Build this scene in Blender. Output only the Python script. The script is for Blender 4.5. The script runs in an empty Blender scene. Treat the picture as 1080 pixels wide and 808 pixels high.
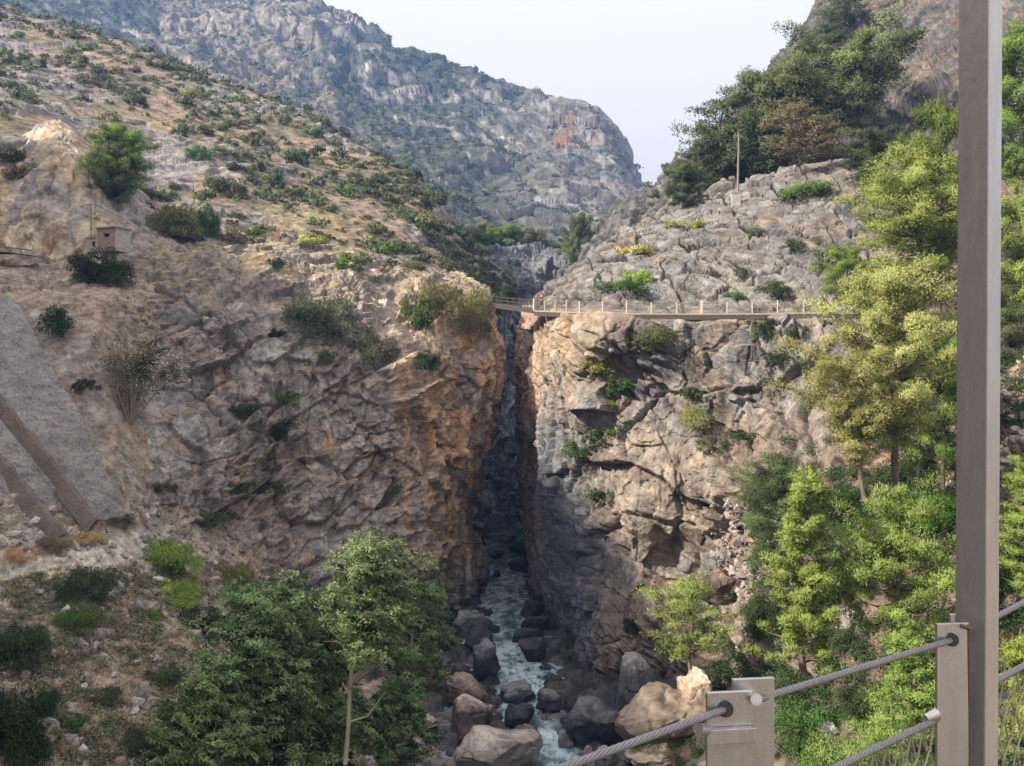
import bpy, math, random
import numpy as np
from mathutils import Vector
from mathutils.bvhtree import BVHTree

random.seed(7); np.random.seed(7)
SC = bpy.context.scene
COL = SC.collection
F, CX, CY = 1040.0, 540.0, 404.0          # focal length and centre of the 1080 x 808 photograph

def P(px, py, D):
    """a point at distance D along the view axis, read off the photograph"""
    return np.array([(px-CX)/F*D, D, (CY-py)/F*D])

# ------------------------------------------------------------------ noise
def _h(ix, iy, iz, seed):
    x = (ix.astype(np.int64)*374761393 + iy.astype(np.int64)*668265263 + iz.astype(np.int64)*2147483647 + seed*1274126177) & 0xffffffff
    x = ((x ^ (x >> 13))*1274126177) & 0xffffffff
    x = ((x ^ (x >> 15))*2246822519) & 0xffffffff
    x = x ^ (x >> 16)
    return x
def _r(ix, iy, iz, seed):
    return _h(ix, iy, iz, seed).astype(np.float64)/4294967295.0
def vnoise(p, seed=0):
    f = np.floor(p); i = f.astype(np.int64); t = p-f
    t = t*t*t*(t*(t*6-15)+10)
    o = 0
    for dx in (0, 1):
        wx = t[:, 0] if dx else 1-t[:, 0]
        for dy in (0, 1):
            wy = t[:, 1] if dy else 1-t[:, 1]
            for dz in (0, 1):
                wz = t[:, 2] if dz else 1-t[:, 2]
                o = o + wx*wy*wz*_r(i[:, 0]+dx, i[:, 1]+dy, i[:, 2]+dz, seed)
    return o*2-1
def fbm(p, octv=4, seed=0, gain=0.5):
    o = 0; a = 1; s = 0
    for k in range(octv):
        o = o + a*vnoise(p*(2.03**k)+k*17.3, seed+k); s += a; a *= gain
    return o/s
def ridged(p, octv=4, seed=0):
    o = 0; a = 1; s = 0
    for k in range(octv):
        o = o + a*(1-2*np.abs(vnoise(p*(2.03**k)+k*11.7, seed+k))); s += a; a *= 0.5
    return o/s
def worley(p, seed=0, box=0.0):
    f = np.floor(p).astype(np.int64); n = len(p)
    d1 = np.full(n, 9.); d2 = np.full(n, 9.); rid = np.zeros((n, 3)); dv = np.zeros((n, 3))
    for dx in (-1, 0, 1):
        for dy in (-1, 0, 1):
            for dz in (-1, 0, 1):
                c = f+np.array([dx, dy, dz])
                r = np.stack([_r(c[:, 0], c[:, 1], c[:, 2], seed+s) for s in (0, 1, 2)], 1)
                v = p-(c+0.1+0.8*r); d = np.einsum('ij,ij->i', v, v)
                if box: d = (box*np.abs(v).max(1)+(1-box)*np.sqrt(d))**2
                m = d < d1
                d2 = np.where(m, d1, np.minimum(d2, d))
                d1 = np.where(m, d, d1)
                rid[m] = r[m]; dv[m] = v[m]
    rid = np.stack([(rid[:, 0]*37.7) % 1, (rid[:, 1]*41.3) % 1, (rid[:, 2]*53.9) % 1], 1)
    return np.sqrt(d1), np.sqrt(d2), rid, dv
def sstep(a, b, x):
    t = np.clip((x-a)/(b-a), 0, 1); return t*t*(3-2*t)
def rot_y(a):
    c, s = math.cos(a), math.sin(a); return np.array([[c, 0, s], [0, 1, 0], [-s, 0, c]])
def rot_x(a):
    c, s = math.cos(a), math.sin(a); return np.array([[1, 0, 0], [0, c, -s], [0, s, c]])
def blocks(p, size, seed, an=(1, 1, 1), R=None, warp=0.35, tilt=1.3, crack=0.12, box=0.0):
    q = p if R is None else p@R
    q = q/(size*np.array(an))
    q = q+.5*warp*np.stack([vnoise(q*1.3+9, seed+50), vnoise(q*1.3+31, seed+51), vnoise(q*1.3+77, seed+52)], 1)
    d1, d2, r, dv = worley(q, seed, box)
    h = (r[:, 0]-.5)+np.einsum('ij,ij->i', dv, r-.5)*tilt
    return h, sstep(0, crack, d2-d1), r[:, 1], d1

# ------------------------------------------------------------------ materials
def new_mat(name):
    m = bpy.data.materials.new(name); m.use_nodes = True
    nt = m.node_tree; b = nt.nodes['Principled BSDF']
    return m, nt, b
def N(nt, t, **k):
    n = nt.nodes.new(t)
    for a, v in k.items():
        if a in n.inputs.keys() if isinstance(a, str) else False: n.inputs[a].default_value = v
        else: setattr(n, a, v)
    return n
def noise_node(nt, scale, detail=6, rough=0.6, stretch=None):
    tc = nt.nodes.new('ShaderNodeTexCoord'); n = nt.nodes.new('ShaderNodeTexNoise')
    n.inputs['Scale'].default_value = scale; n.inputs['Detail'].default_value = detail; n.inputs['Roughness'].default_value = rough
    if stretch:
        mp = nt.nodes.new('ShaderNodeMapping'); mp.inputs['Scale'].default_value = stretch
        nt.links.new(tc.outputs['Object'], mp.inputs[0]); nt.links.new(mp.outputs[0], n.inputs['Vector'])
    else: nt.links.new(tc.outputs['Object'], n.inputs['Vector'])
    return n
def ramp(nt, src, stops):
    r = nt.nodes.new('ShaderNodeValToRGB'); e = r.color_ramp.elements
    while len(e) < len(stops): e.new(0.5)
    for k, (p, c) in enumerate(stops):
        e[k].position = p; e[k].color = (c, c, c, 1) if not hasattr(c, '__len__') else (*c, 1)
    nt.links.new(src, r.inputs[0]); return r
def mixc(nt, mode, fac, a, b):
    m = nt.nodes.new('ShaderNodeMix'); m.data_type = 'RGBA'; m.blend_type = mode
    for sock, v in ((m.inputs[0], fac), (m.inputs[6], a), (m.inputs[7], b)):
        if hasattr(v, 'is_linked'): nt.links.new(v, sock)
        else: sock.default_value = v if not hasattr(v, '__len__') else (*v, 1)[:4]
    return m.outputs[2]
def rock_mat(name, fine=1.0, bump=0.7, rough=0.93):
    """albedo layout comes with the mesh (strata, stains, grass), fine grain from noise"""
    m, nt, b = new_mat(name)
    at = nt.nodes.new('ShaderNodeAttribute'); at.attribute_name = 'albedo'
    n1 = noise_node(nt, 0.7*fine, 12, 0.7); r1 = ramp(nt, n1.outputs[0], [(0.32, 0.42), (0.5, 1.0), (0.68, 1.55)])
    n2 = noise_node(nt, 6.5*fine, 8, 0.75); r2 = ramp(nt, n2.outputs[0], [(0.32, 0.6), (0.68, 1.38)])
    n4 = noise_node(nt, .5*fine, 8, .6, (1, 1, .22)); r4 = ramp(nt, n4.outputs[0], [(.36, .62), (.6, 1.12)])
    c = mixc(nt, 'MULTIPLY', 1.0, at.outputs['Color'], r1.outputs[0])
    c = mixc(nt, 'MULTIPLY', 1.0, c, r2.outputs[0]); c = mixc(nt, 'MULTIPLY', .8, c, r4.outputs[0])
    nt.links.new(c, b.inputs['Base Color'])
    b.inputs['Roughness'].default_value = rough; b.inputs['Specular IOR Level'].default_value = 0.25
    bp = nt.nodes.new('ShaderNodeBump'); bp.inputs['Strength'].default_value = bump; bp.inputs['Distance'].default_value = 0.5/fine
    n3 = noise_node(nt, 2.2*fine, 12, 0.72)
    nt.links.new(n3.outputs[0], bp.inputs['Height']); nt.links.new(bp.outputs[0], b.inputs['Normal'])
    return m
def leaf_mat(name, col, trans=0.35, var=0.35):
    m, nt, b = new_mat(name)
    at = nt.nodes.new('ShaderNodeAttribute'); at.attribute_name = 'tint'; col = tuple(min(.6, v*1.55) for v in col)
    oi = nt.nodes.new('ShaderNodeObjectInfo')
    mr = nt.nodes.new('ShaderNodeMapRange'); mr.inputs['To Min'].default_value = 1-var; mr.inputs['To Max'].default_value = 1+var
    nt.links.new(oi.outputs['Random'], mr.inputs[0])
    c = mixc(nt, 'MULTIPLY', 1.0, at.outputs['Color'], col)
    c = mixc(nt, 'MULTIPLY', 1.0, c, mr.outputs[0])
    hs = nt.nodes.new('ShaderNodeHueSaturation'); mr2 = nt.nodes.new('ShaderNodeMapRange')
    mr2.inputs['To Min'].default_value = 0.475; mr2.inputs['To Max'].default_value = 0.52
    mm = nt.nodes.new('ShaderNodeMath'); mm.operation = 'FRACT'; mk = nt.nodes.new('ShaderNodeMath'); mk.operation = 'MULTIPLY'; mk.inputs[1].default_value = 7.31
    nt.links.new(oi.outputs['Random'], mk.inputs[0]); nt.links.new(mk.outputs[0], mm.inputs[0]); nt.links.new(mm.outputs[0], mr2.inputs[0])
    nt.links.new(mr2.outputs[0], hs.inputs['Hue']); nt.links.new(c, hs.inputs['Color'])
    c = hs.outputs[0]
    df = nt.nodes.new('ShaderNodeBsdfDiffuse'); tr = nt.nodes.new('ShaderNodeBsdfTranslucent'); mx = nt.nodes.new('ShaderNodeMixShader')
    mx.inputs[0].default_value = trans
    an = nt.nodes.new('ShaderNodeAttribute'); an.attribute_name = 'lie'; vt = nt.nodes.new('ShaderNodeVectorTransform'); vt.vector_type = 'NORMAL'; vt.convert_from = 'OBJECT'; vt.convert_to = 'WORLD'
    nt.links.new(an.outputs['Vector'], vt.inputs[0]); nt.links.new(vt.outputs[0], df.inputs['Normal'])
    nt.links.new(c, df.inputs[0]); nt.links.new(c, tr.inputs[0])
    nt.links.new(df.outputs[0], mx.inputs[1]); nt.links.new(tr.outputs[0], mx.inputs[2])
    nt.links.new(mx.outputs[0], nt.nodes['Material Output'].inputs[0]); nt.nodes.remove(b)
    return m
def conc_mat(name, col):
    m, nt, b = new_mat(name)
    n1 = noise_node(nt, .55, 10, .7); r1 = ramp(nt, n1.outputs[0], [(.3, .55), (.52, 1.0), (.7, 1.35)]); n2 = noise_node(nt, 5, 10, .8); r2 = ramp(nt, n2.outputs[0], [(.34, .5), (.66, 1.4)])
    n3 = noise_node(nt, 1.1, 6, .6); r3 = ramp(nt, n3.outputs[0], [(.52, 0.0), (.64, .7)])
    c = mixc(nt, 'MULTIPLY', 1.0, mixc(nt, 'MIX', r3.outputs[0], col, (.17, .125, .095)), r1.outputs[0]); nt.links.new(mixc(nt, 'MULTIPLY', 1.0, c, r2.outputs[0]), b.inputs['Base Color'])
    b.inputs['Roughness'].default_value = .95; bp = nt.nodes.new('ShaderNodeBump'); bp.inputs['Strength'].default_value = 1; bp.inputs['Distance'].default_value = .3
    nt.links.new(n2.outputs[0], bp.inputs['Height']); nt.links.new(bp.outputs[0], b.inputs['Normal']); return m
def plain_mat(name, col, rough=0.8, metal=0.0, nscale=3.0, var=0.25, bump=0.1, stretch=None):
    m, nt, b = new_mat(name)
    n = noise_node(nt, nscale, 8, 0.65, stretch); r = ramp(nt, n.outputs[0], [(0.3, 1-var), (0.7, 1+var)])
    nt.links.new(mixc(nt, 'MULTIPLY', 1.0, col, r.outputs[0]), b.inputs['Base Color'])
    b.inputs['Roughness'].default_value = rough; b.inputs['Metallic'].default_value = metal
    if bump:
        bp = nt.nodes.new('ShaderNodeBump'); bp.inputs['Strength'].default_value = bump; bp.inputs['Distance'].default_value = 0.1/nscale
        nt.links.new(n.outputs[0], bp.inputs['Height']); nt.links.new(bp.outputs[0], b.inputs['Normal'])
    return m

# ------------------------------------------------------------------ mesh helpers
def mesh_np(name, V, Q, attr=None, col=None, smooth=True):
    """mesh from arrays of vertices and quads (or triangles)"""
    V = np.asarray(V, np.float32); Q = np.asarray(Q, np.int32); k = Q.shape[1]
    me = bpy.data.meshes.new(name)
    me.vertices.add(len(V)); me.vertices.foreach_set('co', V.ravel())
    me.loops.add(Q.size); me.loops.foreach_set('vertex_index', Q.ravel())
    me.polygons.add(len(Q)); me.polygons.foreach_set('loop_start', np.arange(0, Q.size, k, dtype=np.int32))
    me.polygons.foreach_set('loop_total', np.full(len(Q), k, np.int32))
    me.polygons.foreach_set('use_smooth', np.full(len(Q), smooth, bool))
    me.update(calc_edges=True)
    if attr:
        a = me.attributes.new(attr, 'FLOAT_COLOR', 'POINT')
        c = np.ones((len(V), 4), np.float32); c[:, :3] = col; a.data.foreach_set('color', c.ravel())
    return me
def link(name, me, mat=None, parent=None, loc=None):
    o = bpy.data.objects.new(name, me); COL.objects.link(o)
    if mat is not None and me is not None and not me.materials: me.materials.append(mat)
    if parent is not None: o.parent = parent
    if loc is not None: o.location = loc
    return o
def empty(name, loc=(0, 0, 0), rz=0.0):
    o = bpy.data.objects.new(name, None); COL.objects.link(o); o.location = loc; o.rotation_euler = (0, 0, rz); o.empty_display_size = 0.2
    return o
def tag(o, label=None, cat=None, group=None, kind=None):
    if label: o['label'] = label
    if cat: o['category'] = cat
    if group: o['group'] = group
    if kind: o['kind'] = kind
    return o
class MB:
    """collects quads and builds ONE mesh"""
    def __init__(s): s.V = []; s.Q = []; s.n = 0
    def add(s, V, Q):
        V = np.asarray(V, float); s.V.append(V); s.Q.append(np.asarray(Q, int)+s.n); s.n += len(V); return s
    def box(s, c, d, ax=None):
        """box centred at c with full sizes d; ax = 3x3 rows of axes"""
        A = np.eye(3) if ax is None else np.asarray(ax, float)
        k = np.array([[x, y, z] for x in (-.5, .5) for y in (-.5, .5) for z in (-.5, .5)])*np.asarray(d, float)
        return s.add(np.asarray(c)+k@A, [[0, 1, 3, 2], [4, 6, 7, 5], [0, 4, 5, 1], [2, 3, 7, 6], [0, 2, 6, 4], [1, 5, 7, 3]])
    def tube(s, pts, rad, n=6, cap=True):
        pts = np.asarray(pts, float); m = len(pts); rad = np.broadcast_to(np.asarray(rad, float), (m,))
        t = np.gradient(pts, axis=0); t /= np.linalg.norm(t, axis=1)[:, None]+1e-9
        up = np.array([0, 0, 1.]) if abs(t[0][2]) < .9 else np.array([1., 0, 0])
        a = np.cross(t, up); a /= np.linalg.norm(a, axis=1)[:, None]+1e-9; b = np.cross(t, a)
        th = np.arange(n)*2*math.pi/n
        V = pts[:, None]+rad[:, None, None]*(np.cos(th)[None, :, None]*a[:, None]+np.sin(th)[None, :, None]*b[:, None])
        i, j = np.meshgrid(np.arange(m-1), np.arange(n), indexing='ij'); jn = (j+1) % n
        Q = np.stack([i*n+j, i*n+jn, (i+1)*n+jn, (i+1)*n+j], -1).reshape(-1, 4)
        s.add(V.reshape(-1, 3), Q)
        if cap:
            s.add(np.concatenate([V[0], V[0].mean(0)[None]]), [[n, (k+1) % n, k, n] for k in range(n)])
            s.add(np.concatenate([V[-1], V[-1].mean(0)[None]]), [[n, k, (k+1) % n, n] for k in range(n)])
        return s
    def build(s, name, mat, parent=None, smooth=False, bevel=0):
        V = np.concatenate(s.V); Q = np.concatenate(s.Q)
        deg = (Q[:, 0] == Q[:, 3])
        me = bpy.data.meshes.new(name)
        me.from_pydata(V.tolist(), [], [q[:3] if d else q for q, d in zip(Q.tolist(), deg)])
        if smooth: me.polygons.foreach_set('use_smooth', np.ones(len(me.polygons), bool))
        me.update()
        o = link(name, me, mat, parent)
        if bevel:
            b = o.modifiers.new('bevel', 'BEVEL'); b.width = bevel; b.segments = 2; b.limit_method = 'ANGLE'
        return o

# ------------------------------------------------------------------ terrain sheets
TERRAIN = []       # coarse copies for ray casts
SHEETS = {}
def cr(C, t):
    """Catmull-Rom along axis 0"""
    n = len(C); i = np.clip(np.floor(t).astype(int), 0, n-2); f = t-i
    g = lambda k: C[np.clip(i+k, 0, n-1)]
    p0, p1, p2, p3 = g(-1), g(0), g(1), g(2)
    m1 = (p2-p0)*0.42; m2 = (p3-p1)*0.42
    sh = (len(t),)+(1,)*(C.ndim-1); f = f.reshape(sh)
    return (2*f**3-3*f**2+1)*p1+(f**3-2*f**2+f)*m1+(-2*f**3+3*f**2)*p2+(f**3-f**2)*m2
def params(S, C, axis, res):
    d = np.linalg.norm(np.diff(S, axis=axis), axis=-1).mean(axis=1-axis)
    w = (np.linalg.norm(np.diff(C, axis=axis), axis=-1)*F/np.maximum(np.delete(C[..., 1], 0, axis), 40)).mean(axis=1-axis); d = np.maximum(d, .5*w)
    d = np.clip(d, 6, 200); cum = np.concatenate([[0], np.cumsum(d)]); n = max(8, int(cum[-1]/res))
    return np.interp(np.linspace(0, cum[-1], n), cum, np.arange(len(cum)))
def grid_normals(G):
    du = np.gradient(G, axis=0); dv = np.gradient(G, axis=1)
    n = np.cross(du, dv); n /= np.linalg.norm(n, axis=-1)[..., None]+1e-9
    return n
def sheet(name, cols, res, disp, colour, mat, world=False, tone=.8, crisp=True, blur=1):
    S = np.array(cols, float)                     # nc, nr, 3
    if world: C = S; S = np.stack([S[..., 0]/3, S[..., 2]/3+S[..., 1]/3], -1)
    else: C = np.stack([(S[..., 0]-CX)/F*S[..., 2], S[..., 2], (CY-S[..., 1])/F*S[..., 2]], -1); S = S[..., :2]
    tu, tv = params(S, C, 0, res), params(S, C, 1, res)
    G = cr(C, tu); G = np.swapaxes(cr(np.swapaxes(G, 0, 1), tv), 0, 1)
    n = grid_normals(G)
    fl = np.sign((n*(-G)).sum(-1).mean()) or 1; n = n*fl
    nu, nv = G.shape[:2]; p = G.reshape(-1, 3); nn = n.reshape(-1, 3)
    pxy = np.stack([CX+p[:, 0]/np.maximum(p[:, 1], 1)*F, CY-p[:, 2]/np.maximum(p[:, 1], 1)*F], 1)
    h, info = disp(p, nn, pxy)
    Hh = h.reshape(nu, nv).copy()
    for _ in range(blur):
        Hh[1:-1, 1:-1] = .5*Hh[1:-1, 1:-1]+.125*(Hh[2:, 1:-1]+Hh[:-2, 1:-1]+Hh[1:-1, 2:]+Hh[1:-1, :-2])
    h = Hh.ravel(); p = p+nn*h[:, None]
    n2 = (grid_normals(p.reshape(nu, nv, 3))*fl).reshape(-1, 3)
    c = np.clip(colour(p, n2, pxy, info, h)*tone, 0.01, 0.9)
    i, j = np.meshgrid(np.arange(nu-1), np.arange(nv-1), indexing='ij')
    a = i*nv+j
    Q = np.stack([a, a+1, a+nv+1, a+nv], -1).reshape(-1, 4) if fl < 0 else np.stack([a, a+nv, a+nv+1, a+1], -1).reshape(-1, 4)
    me = mesh_np(name, p, Q, 'albedo', c, smooth=not crisp)
    o = link(name, me, mat); tag(o, kind='structure')
    # coarse copy
    k = 3; g = p.reshape(nu, nv, 3)[::k, ::k]; mu, mv = g.shape[:2]
    i, j = np.meshgrid(np.arange(mu-1), np.arange(mv-1), indexing='ij'); a = i*mv+j
    TERRAIN.append((g.reshape(-1, 3), np.stack([a, a+mv, a+mv+1, a+1], -1).reshape(-1, 4)))
    SHEETS[o.name] = (p, n2, pxy)
    return o
def mix(a, b, f):
    f = np.asarray(f)[:, None]; return np.asarray(a)*(1-f)+np.asarray(b)*f
LIME = np.array([.33, .305, .285]); GREY = np.array([.235, .225, .23]); DARK = np.array([.135, .125, .13])
BROWN = np.array([.25, .185, .15]); ORANGE = np.array([.42, .22, .10]); CREAM = np.array([.47, .39, .29])
EARTH = np.array([.33, .245, .185]); DRY = np.array([.42, .32, .19]); PURPLE = np.array([.215, .175, .175]); SCRUB = np.array([.085, .10, .055])
# ------------------------------------------------------------------ the gorge: cliffs, hills, slopes
def base_rock(p, big, s1, s2, an, R, seed, a_big, a1, a2, a3):
    w = p+.45*np.stack([fbm(p/5+3, 4, seed+60), fbm(p/5+40, 4, seed+61), fbm(p/5+80, 4, seed+62)], 1)
    g0 = sstep(-.25, .35, fbm(p/(s1*1.3)+7, 3, seed+70)); g1 = sstep(-.3, .3, fbm(p/(s2*3)+3, 3, seed+71))
    h0, c0, id0, _ = blocks(w, s1*2.1, seed+2, an, R, crack=.035, tilt=1.3, box=.7)
    h1, c1, id1, _ = blocks(w, s1, seed, an, R, crack=.045, tilt=1.8, warp=.22, box=.9)
    h2, c2, id2, _ = blocks(w, s2, seed+5, an, R, crack=.07, tilt=2.0, warp=.22, box=.9)
    h3, c3, id3, _ = blocks(w, s2*.33, seed+8, an, R, crack=.1, tilt=2.0, warp=.2, box=.9)
    c1 = 1-(1-c1)*g0; c2 = 1-(1-c2)*g1; c3 = 1-(1-c3)*g0*g1
    h = a_big*fbm(p/big, 4, seed+20)+a1*1.1*(h0-.35*(1-c0))+a1*(h1*.9-.35*(1-c1))+a2*(h2*(.35+.65*g1)-.38*(1-c2))+a2*.33*(h3*(.4+.6*g0)-.35*(1-c3))
    h = h+a3*(fbm(p/(s2*.5), 5, seed+30)+.8*ridged(p/(s2*1.6), 4, seed+35))
    ax = (R if R is not None else np.eye(3))[:, 2]; gb = sstep(-.2, .3, fbm(p/9+50, 3, seed+81))
    for per, am in ((3.4, .85), (1.2, .34)):                       # bedding: ledges with a sharp lip
        u = (p@ax)/per+.9*fbm(p/7+per, 3, seed+82); fr = u-np.floor(u); k = _r(np.floor(u).astype(np.int64), 0*np.floor(u).astype(np.int64), 0*np.floor(u).astype(np.int64), seed+83)
        h = h+am*a1*gb*(fr**1.6)*(.4+k)*sstep(1.0, .93, fr)
    return h, dict(c1=c1, c2=c2, c3=c3, i0=id0, i1=id1, i2=id2, i3=id3)
R_LEFT = rot_y(math.radians(-35))@rot_x(math.radians(-15))
R_RIGHT = rot_y(math.radians(28))@rot_x(math.radians(20))

def d_left(p, n, s):
    side = sstep(430, 500, s[:, 0])
    h, I = base_rock(p, 16, 6.0, 2.0, (1.0, 1.0, .62), R_LEFT, 11, 2.0, 1.5, .62, .22)
    hv, cv, iv, _ = blocks(p, 3.2, 91, (.8, .8, 4.5), None, warp=.5, crack=.1)
    flute = 1.1*(hv-.4*(1-cv))+.7*fbm(p*np.array([.55, .55, .12]), 4, 71)+.25*fbm(p*1.3, 3, 72)
    steep = 1-np.clip((n[:, 2]-.35)/.3, 0, 1)
    h = (h*(1-.55*side)+flute*(.35+.5*side))*(.6+.4*steep)
    I['iv'] = iv
    return h, I
def c_left(p, n, s, I, h):
    x, y = s[:, 0], s[:, 1]
    t = fbm(p/7, 4, 101); f = fbm(p/2.2, 4, 102)
    c = mix(GREY, LIME, sstep(-.3, .4, t)); c = mix(c, BROWN, .65*sstep(-.05, .45, f+.5*(I['i1']-.5)))
    c = mix(c, PURPLE, .7*sstep(.45, .8, I['i1']))
    c = mix(c, DARK, .65*sstep(.62, .9, I['i2'])*sstep(-.1, .3, -t))
    # the dark bluish slab left of the middle
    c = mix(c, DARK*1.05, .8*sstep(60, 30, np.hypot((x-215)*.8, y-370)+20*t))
    # iron stains run down the gorge wall
    st = fbm(p*np.array([.8, .8, .07]), 4, 103)
    o = sstep(395, 450, x+40*t)*sstep(-.35, .2, st)*sstep(285, 330, y)
    c = mix(c, mix(np.array([.62, .34, .15]), np.array([.60, .45, .29]), sstep(-.25, .25, fbm(p*np.array([1.1, 1.1, .06])+3, 3, 109))), .85*o*sstep(660, 540, y)); c = mix(c, CREAM, .5*sstep(.2, .5, -st)*sstep(400, 470, x))
    st2 = fbm(p*np.array([.5, .5, .06])+9, 3, 106); c = mix(c, np.array([.19, .165, .165]), .6*sstep(.1, .45, st2)*sstep(250, 330, x))
    c = mix(c, ORANGE*.9, .55*sstep(.42, .62, fbm(p*np.array([.5, .5, .3]), 3, 104)))
    up = n[:, 2]
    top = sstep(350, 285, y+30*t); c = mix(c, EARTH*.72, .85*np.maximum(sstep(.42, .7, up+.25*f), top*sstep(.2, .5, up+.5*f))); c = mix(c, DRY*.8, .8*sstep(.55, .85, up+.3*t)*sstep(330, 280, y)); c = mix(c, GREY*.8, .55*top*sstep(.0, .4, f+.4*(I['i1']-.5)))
    c = c*(1-.30*top)[:, None]; wet = sstep(650, 700, y); c = c*(1-.45*wet)[:, None]  # crest darkened in the colour to hold down the sun on it
    return c*(.82+.36*I['i3'])[:, None]

def d_right(p, n, s):
    x, y = s[:, 0], s[:, 1]
    h, I = base_rock(p, 15, 7.5, 2.6, (1.2, 1, .8), R_RIGHT, 211, 1.9, 1.5, .7, .2)
    G = lambda cx, cy, a, b: np.exp(-((x-cx)/a)**2-((y-cy)/b)**2)
    h = h+2.6*G(700, 520, 75, 55)-2.0*G(725, 612, 60, 26)+1.6*G(665, 665, 40, 60)-1.6*G(790, 570, 40, 50)+1.2*G(610, 390, 24, 60)+2.0*np.exp(-((x-(600+.0*y)+.32*(y-520))/22)**2)*sstep(390, 430, y)*sstep(620, 560, y)-1.4*G(655, 600, 14, 90)-1.5*G(705, 400, 45, 40)
    hv, cv, iv, _ = blocks(p, 3.0, 291, (.8, .8, 5), None, warp=.5, crack=.1)
    flute = .9*(hv-.4*(1-cv))+.9*fbm(p*np.array([.5, .5, .12]), 4, 271)+.2*fbm(p*1.3, 3, 272)
    g = sstep(650, 590, x)
    earth = sstep(830, 930, x)
    h = h*(1-.6*g)+flute*(.25+.6*g)
    h = h*(1-.65*earth)+earth*.8*fbm(p/3.5, 4, 280)
    near = sstep(30, 80, p[:, 1]); h = h*(.3+.7*near)
    keep = sstep(4, 14, np.abs(y-331)); h = np.where(y < 331, h*.1, h*(.12+.88*keep))
    return h, I
def c_right(p, n, s, I, h):
    x, y = s[:, 0], s[:, 1]
    t = fbm(p/7, 4, 201); f = fbm(p/2.0, 4, 202)
    c = mix(GREY*1.05, LIME, sstep(-.3, .35, t+.5*(I['i2']-.5))); c = mix(c, BROWN*1.1, .7*sstep(.0, .4, f+.7*(I['i1']-.5)))
    c = mix(c, DARK*1.2, .6*sstep(.7, .9, I['i2']))
    st = fbm(p*np.array([.7, .7, .08]), 4, 203)
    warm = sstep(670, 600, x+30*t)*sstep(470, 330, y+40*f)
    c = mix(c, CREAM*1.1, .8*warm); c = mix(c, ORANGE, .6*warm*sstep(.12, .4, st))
    inner = sstep(585, 560, x); c = mix(c, np.array([.50, .33, .24]), .8*inner)  # brown inner strip, brightened in the colour where the slot gets no light
    c = mix(c, np.array([.165, .175, .20]), .85*sstep(650, 600, x+20*t)*sstep(420, 470, y)*(1-inner))  # bluish shade of the gorge-facing side, put into its colour
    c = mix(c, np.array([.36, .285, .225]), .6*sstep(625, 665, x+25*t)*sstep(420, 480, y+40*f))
    c = mix(c, CREAM*.8, .5*sstep(.2, .5, st)*sstep(520, 620, y))
    e = sstep(860, 930, x+30*t); c = mix(c, np.array([.17, .105, .085]), .9*e)
    up = n[:, 2]; c = mix(c, EARTH*.95, .7*sstep(.5, .8, up+.3*f))
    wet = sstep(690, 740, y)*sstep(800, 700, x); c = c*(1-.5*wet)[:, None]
    return c*(.82+.36*I['i3'])[:, None]

def d_dome(p, n, s):
    y = s[:, 1]
    w = p+.35*np.stack([fbm(p/5+3, 4, 360), fbm(p/5+40, 4, 361), fbm(p/5+80, 4, 362)], 1)
    R = rot_y(math.radians(24))@rot_x(math.radians(12)); g = sstep(-.3, .3, fbm(p/7+3, 3, 371))
    h1, c1, i1, d1 = blocks(w, 8.5, 311, (1.9, 1.3, .5), R, crack=.05, tilt=1.4, warp=.25, box=.6)
    h2, c2, i2, d2 = blocks(w, 3.4, 316, (1.8, 1.2, .5), R, crack=.08, tilt=1.5, warp=.25, box=.5)
    h3, c3, i3, d3 = blocks(w, 1.2, 321, (1.4, 1, .6), R, crack=.2, tilt=1.5)
    h = 1.3*fbm(p/14, 4, 320)+.95*(h1-.5*(1-c1))+.7*(h2+.5-.55*d2**2-.45*(1-c2))*(.45+.55*g)+.16*(h3-.5*(1-c3))+.16*fbm(p*1.2, 4, 330)
    h = h*(.15+.85*sstep(334, 322, y))
    return h, dict(i1=i1, i2=i2, i3=i3, c1=c1, c2=c2)
def c_dome(p, n, s, I, h):
    x, y = s[:, 0], s[:, 1]
    t = fbm(p/6, 4, 301); f = fbm(p/1.8, 4, 302); st = fbm(p*np.array([.6, .6, .12]), 3, 303)
    c = mix(LIME*1.0, GREY*1.15, sstep(-.25, .35, t+.6*(I['i2']-.5))); c = mix(c, np.array([.30, .25, .215]), .6*sstep(.05, .4, f))
    c = mix(c, DARK*1.2, .5*sstep(.15, .5, st)*sstep(820, 700, np.abs(x-800)+700))
    c = mix(c, DRY*.8, .6*sstep(.55, .85, n[:, 2]+.35*t)*sstep(.1, .35, t))
    c = mix(c, EARTH*.8, .8*sstep(925, 960, x))
    return c*(.85+.3*I['i3'])[:, None]

def d_hill(p, n, s):
    h, I = base_rock(p, 30, 9, 3.6, (1.4, 1.6, .4), R_LEFT, 411, 3.5, .8, .45, .2)
    rocky = sstep(-.15, .3, fbm(p/16, 4, 420)); I['rocky'] = rocky
    return h*(.22+.78*rocky)+.5*fbm(p/4, 4, 421), I
def c_hill(p, n, s, I, h):
    t = fbm(p/18, 4, 401); f = fbm(p/4.5, 4, 402); up = n[:, 2]
    soil = mix(EARTH*.95, DRY*.78, sstep(-.05, .4, t)); soil = mix(soil, np.array([.36, .20, .14]), .55*sstep(.3, .55, fbm(p/12+5, 3, 403)))
    rock = mix(LIME, GREY, sstep(-.3, .3, f)); rock = mix(rock, BROWN, .4*(I['i1']))
    r = sstep(.35, .65, I['rocky']+.55*(.62-up)+.25*f)
    c = mix(soil, rock, r); c = mix(c, np.array([.13, .125, .075]), .75*sstep(-.1, .3, fbm(p/7+20, 4, 404))*(1-r*.7))
    return c*(.85+.3*I['i3'])[:, None]

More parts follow.
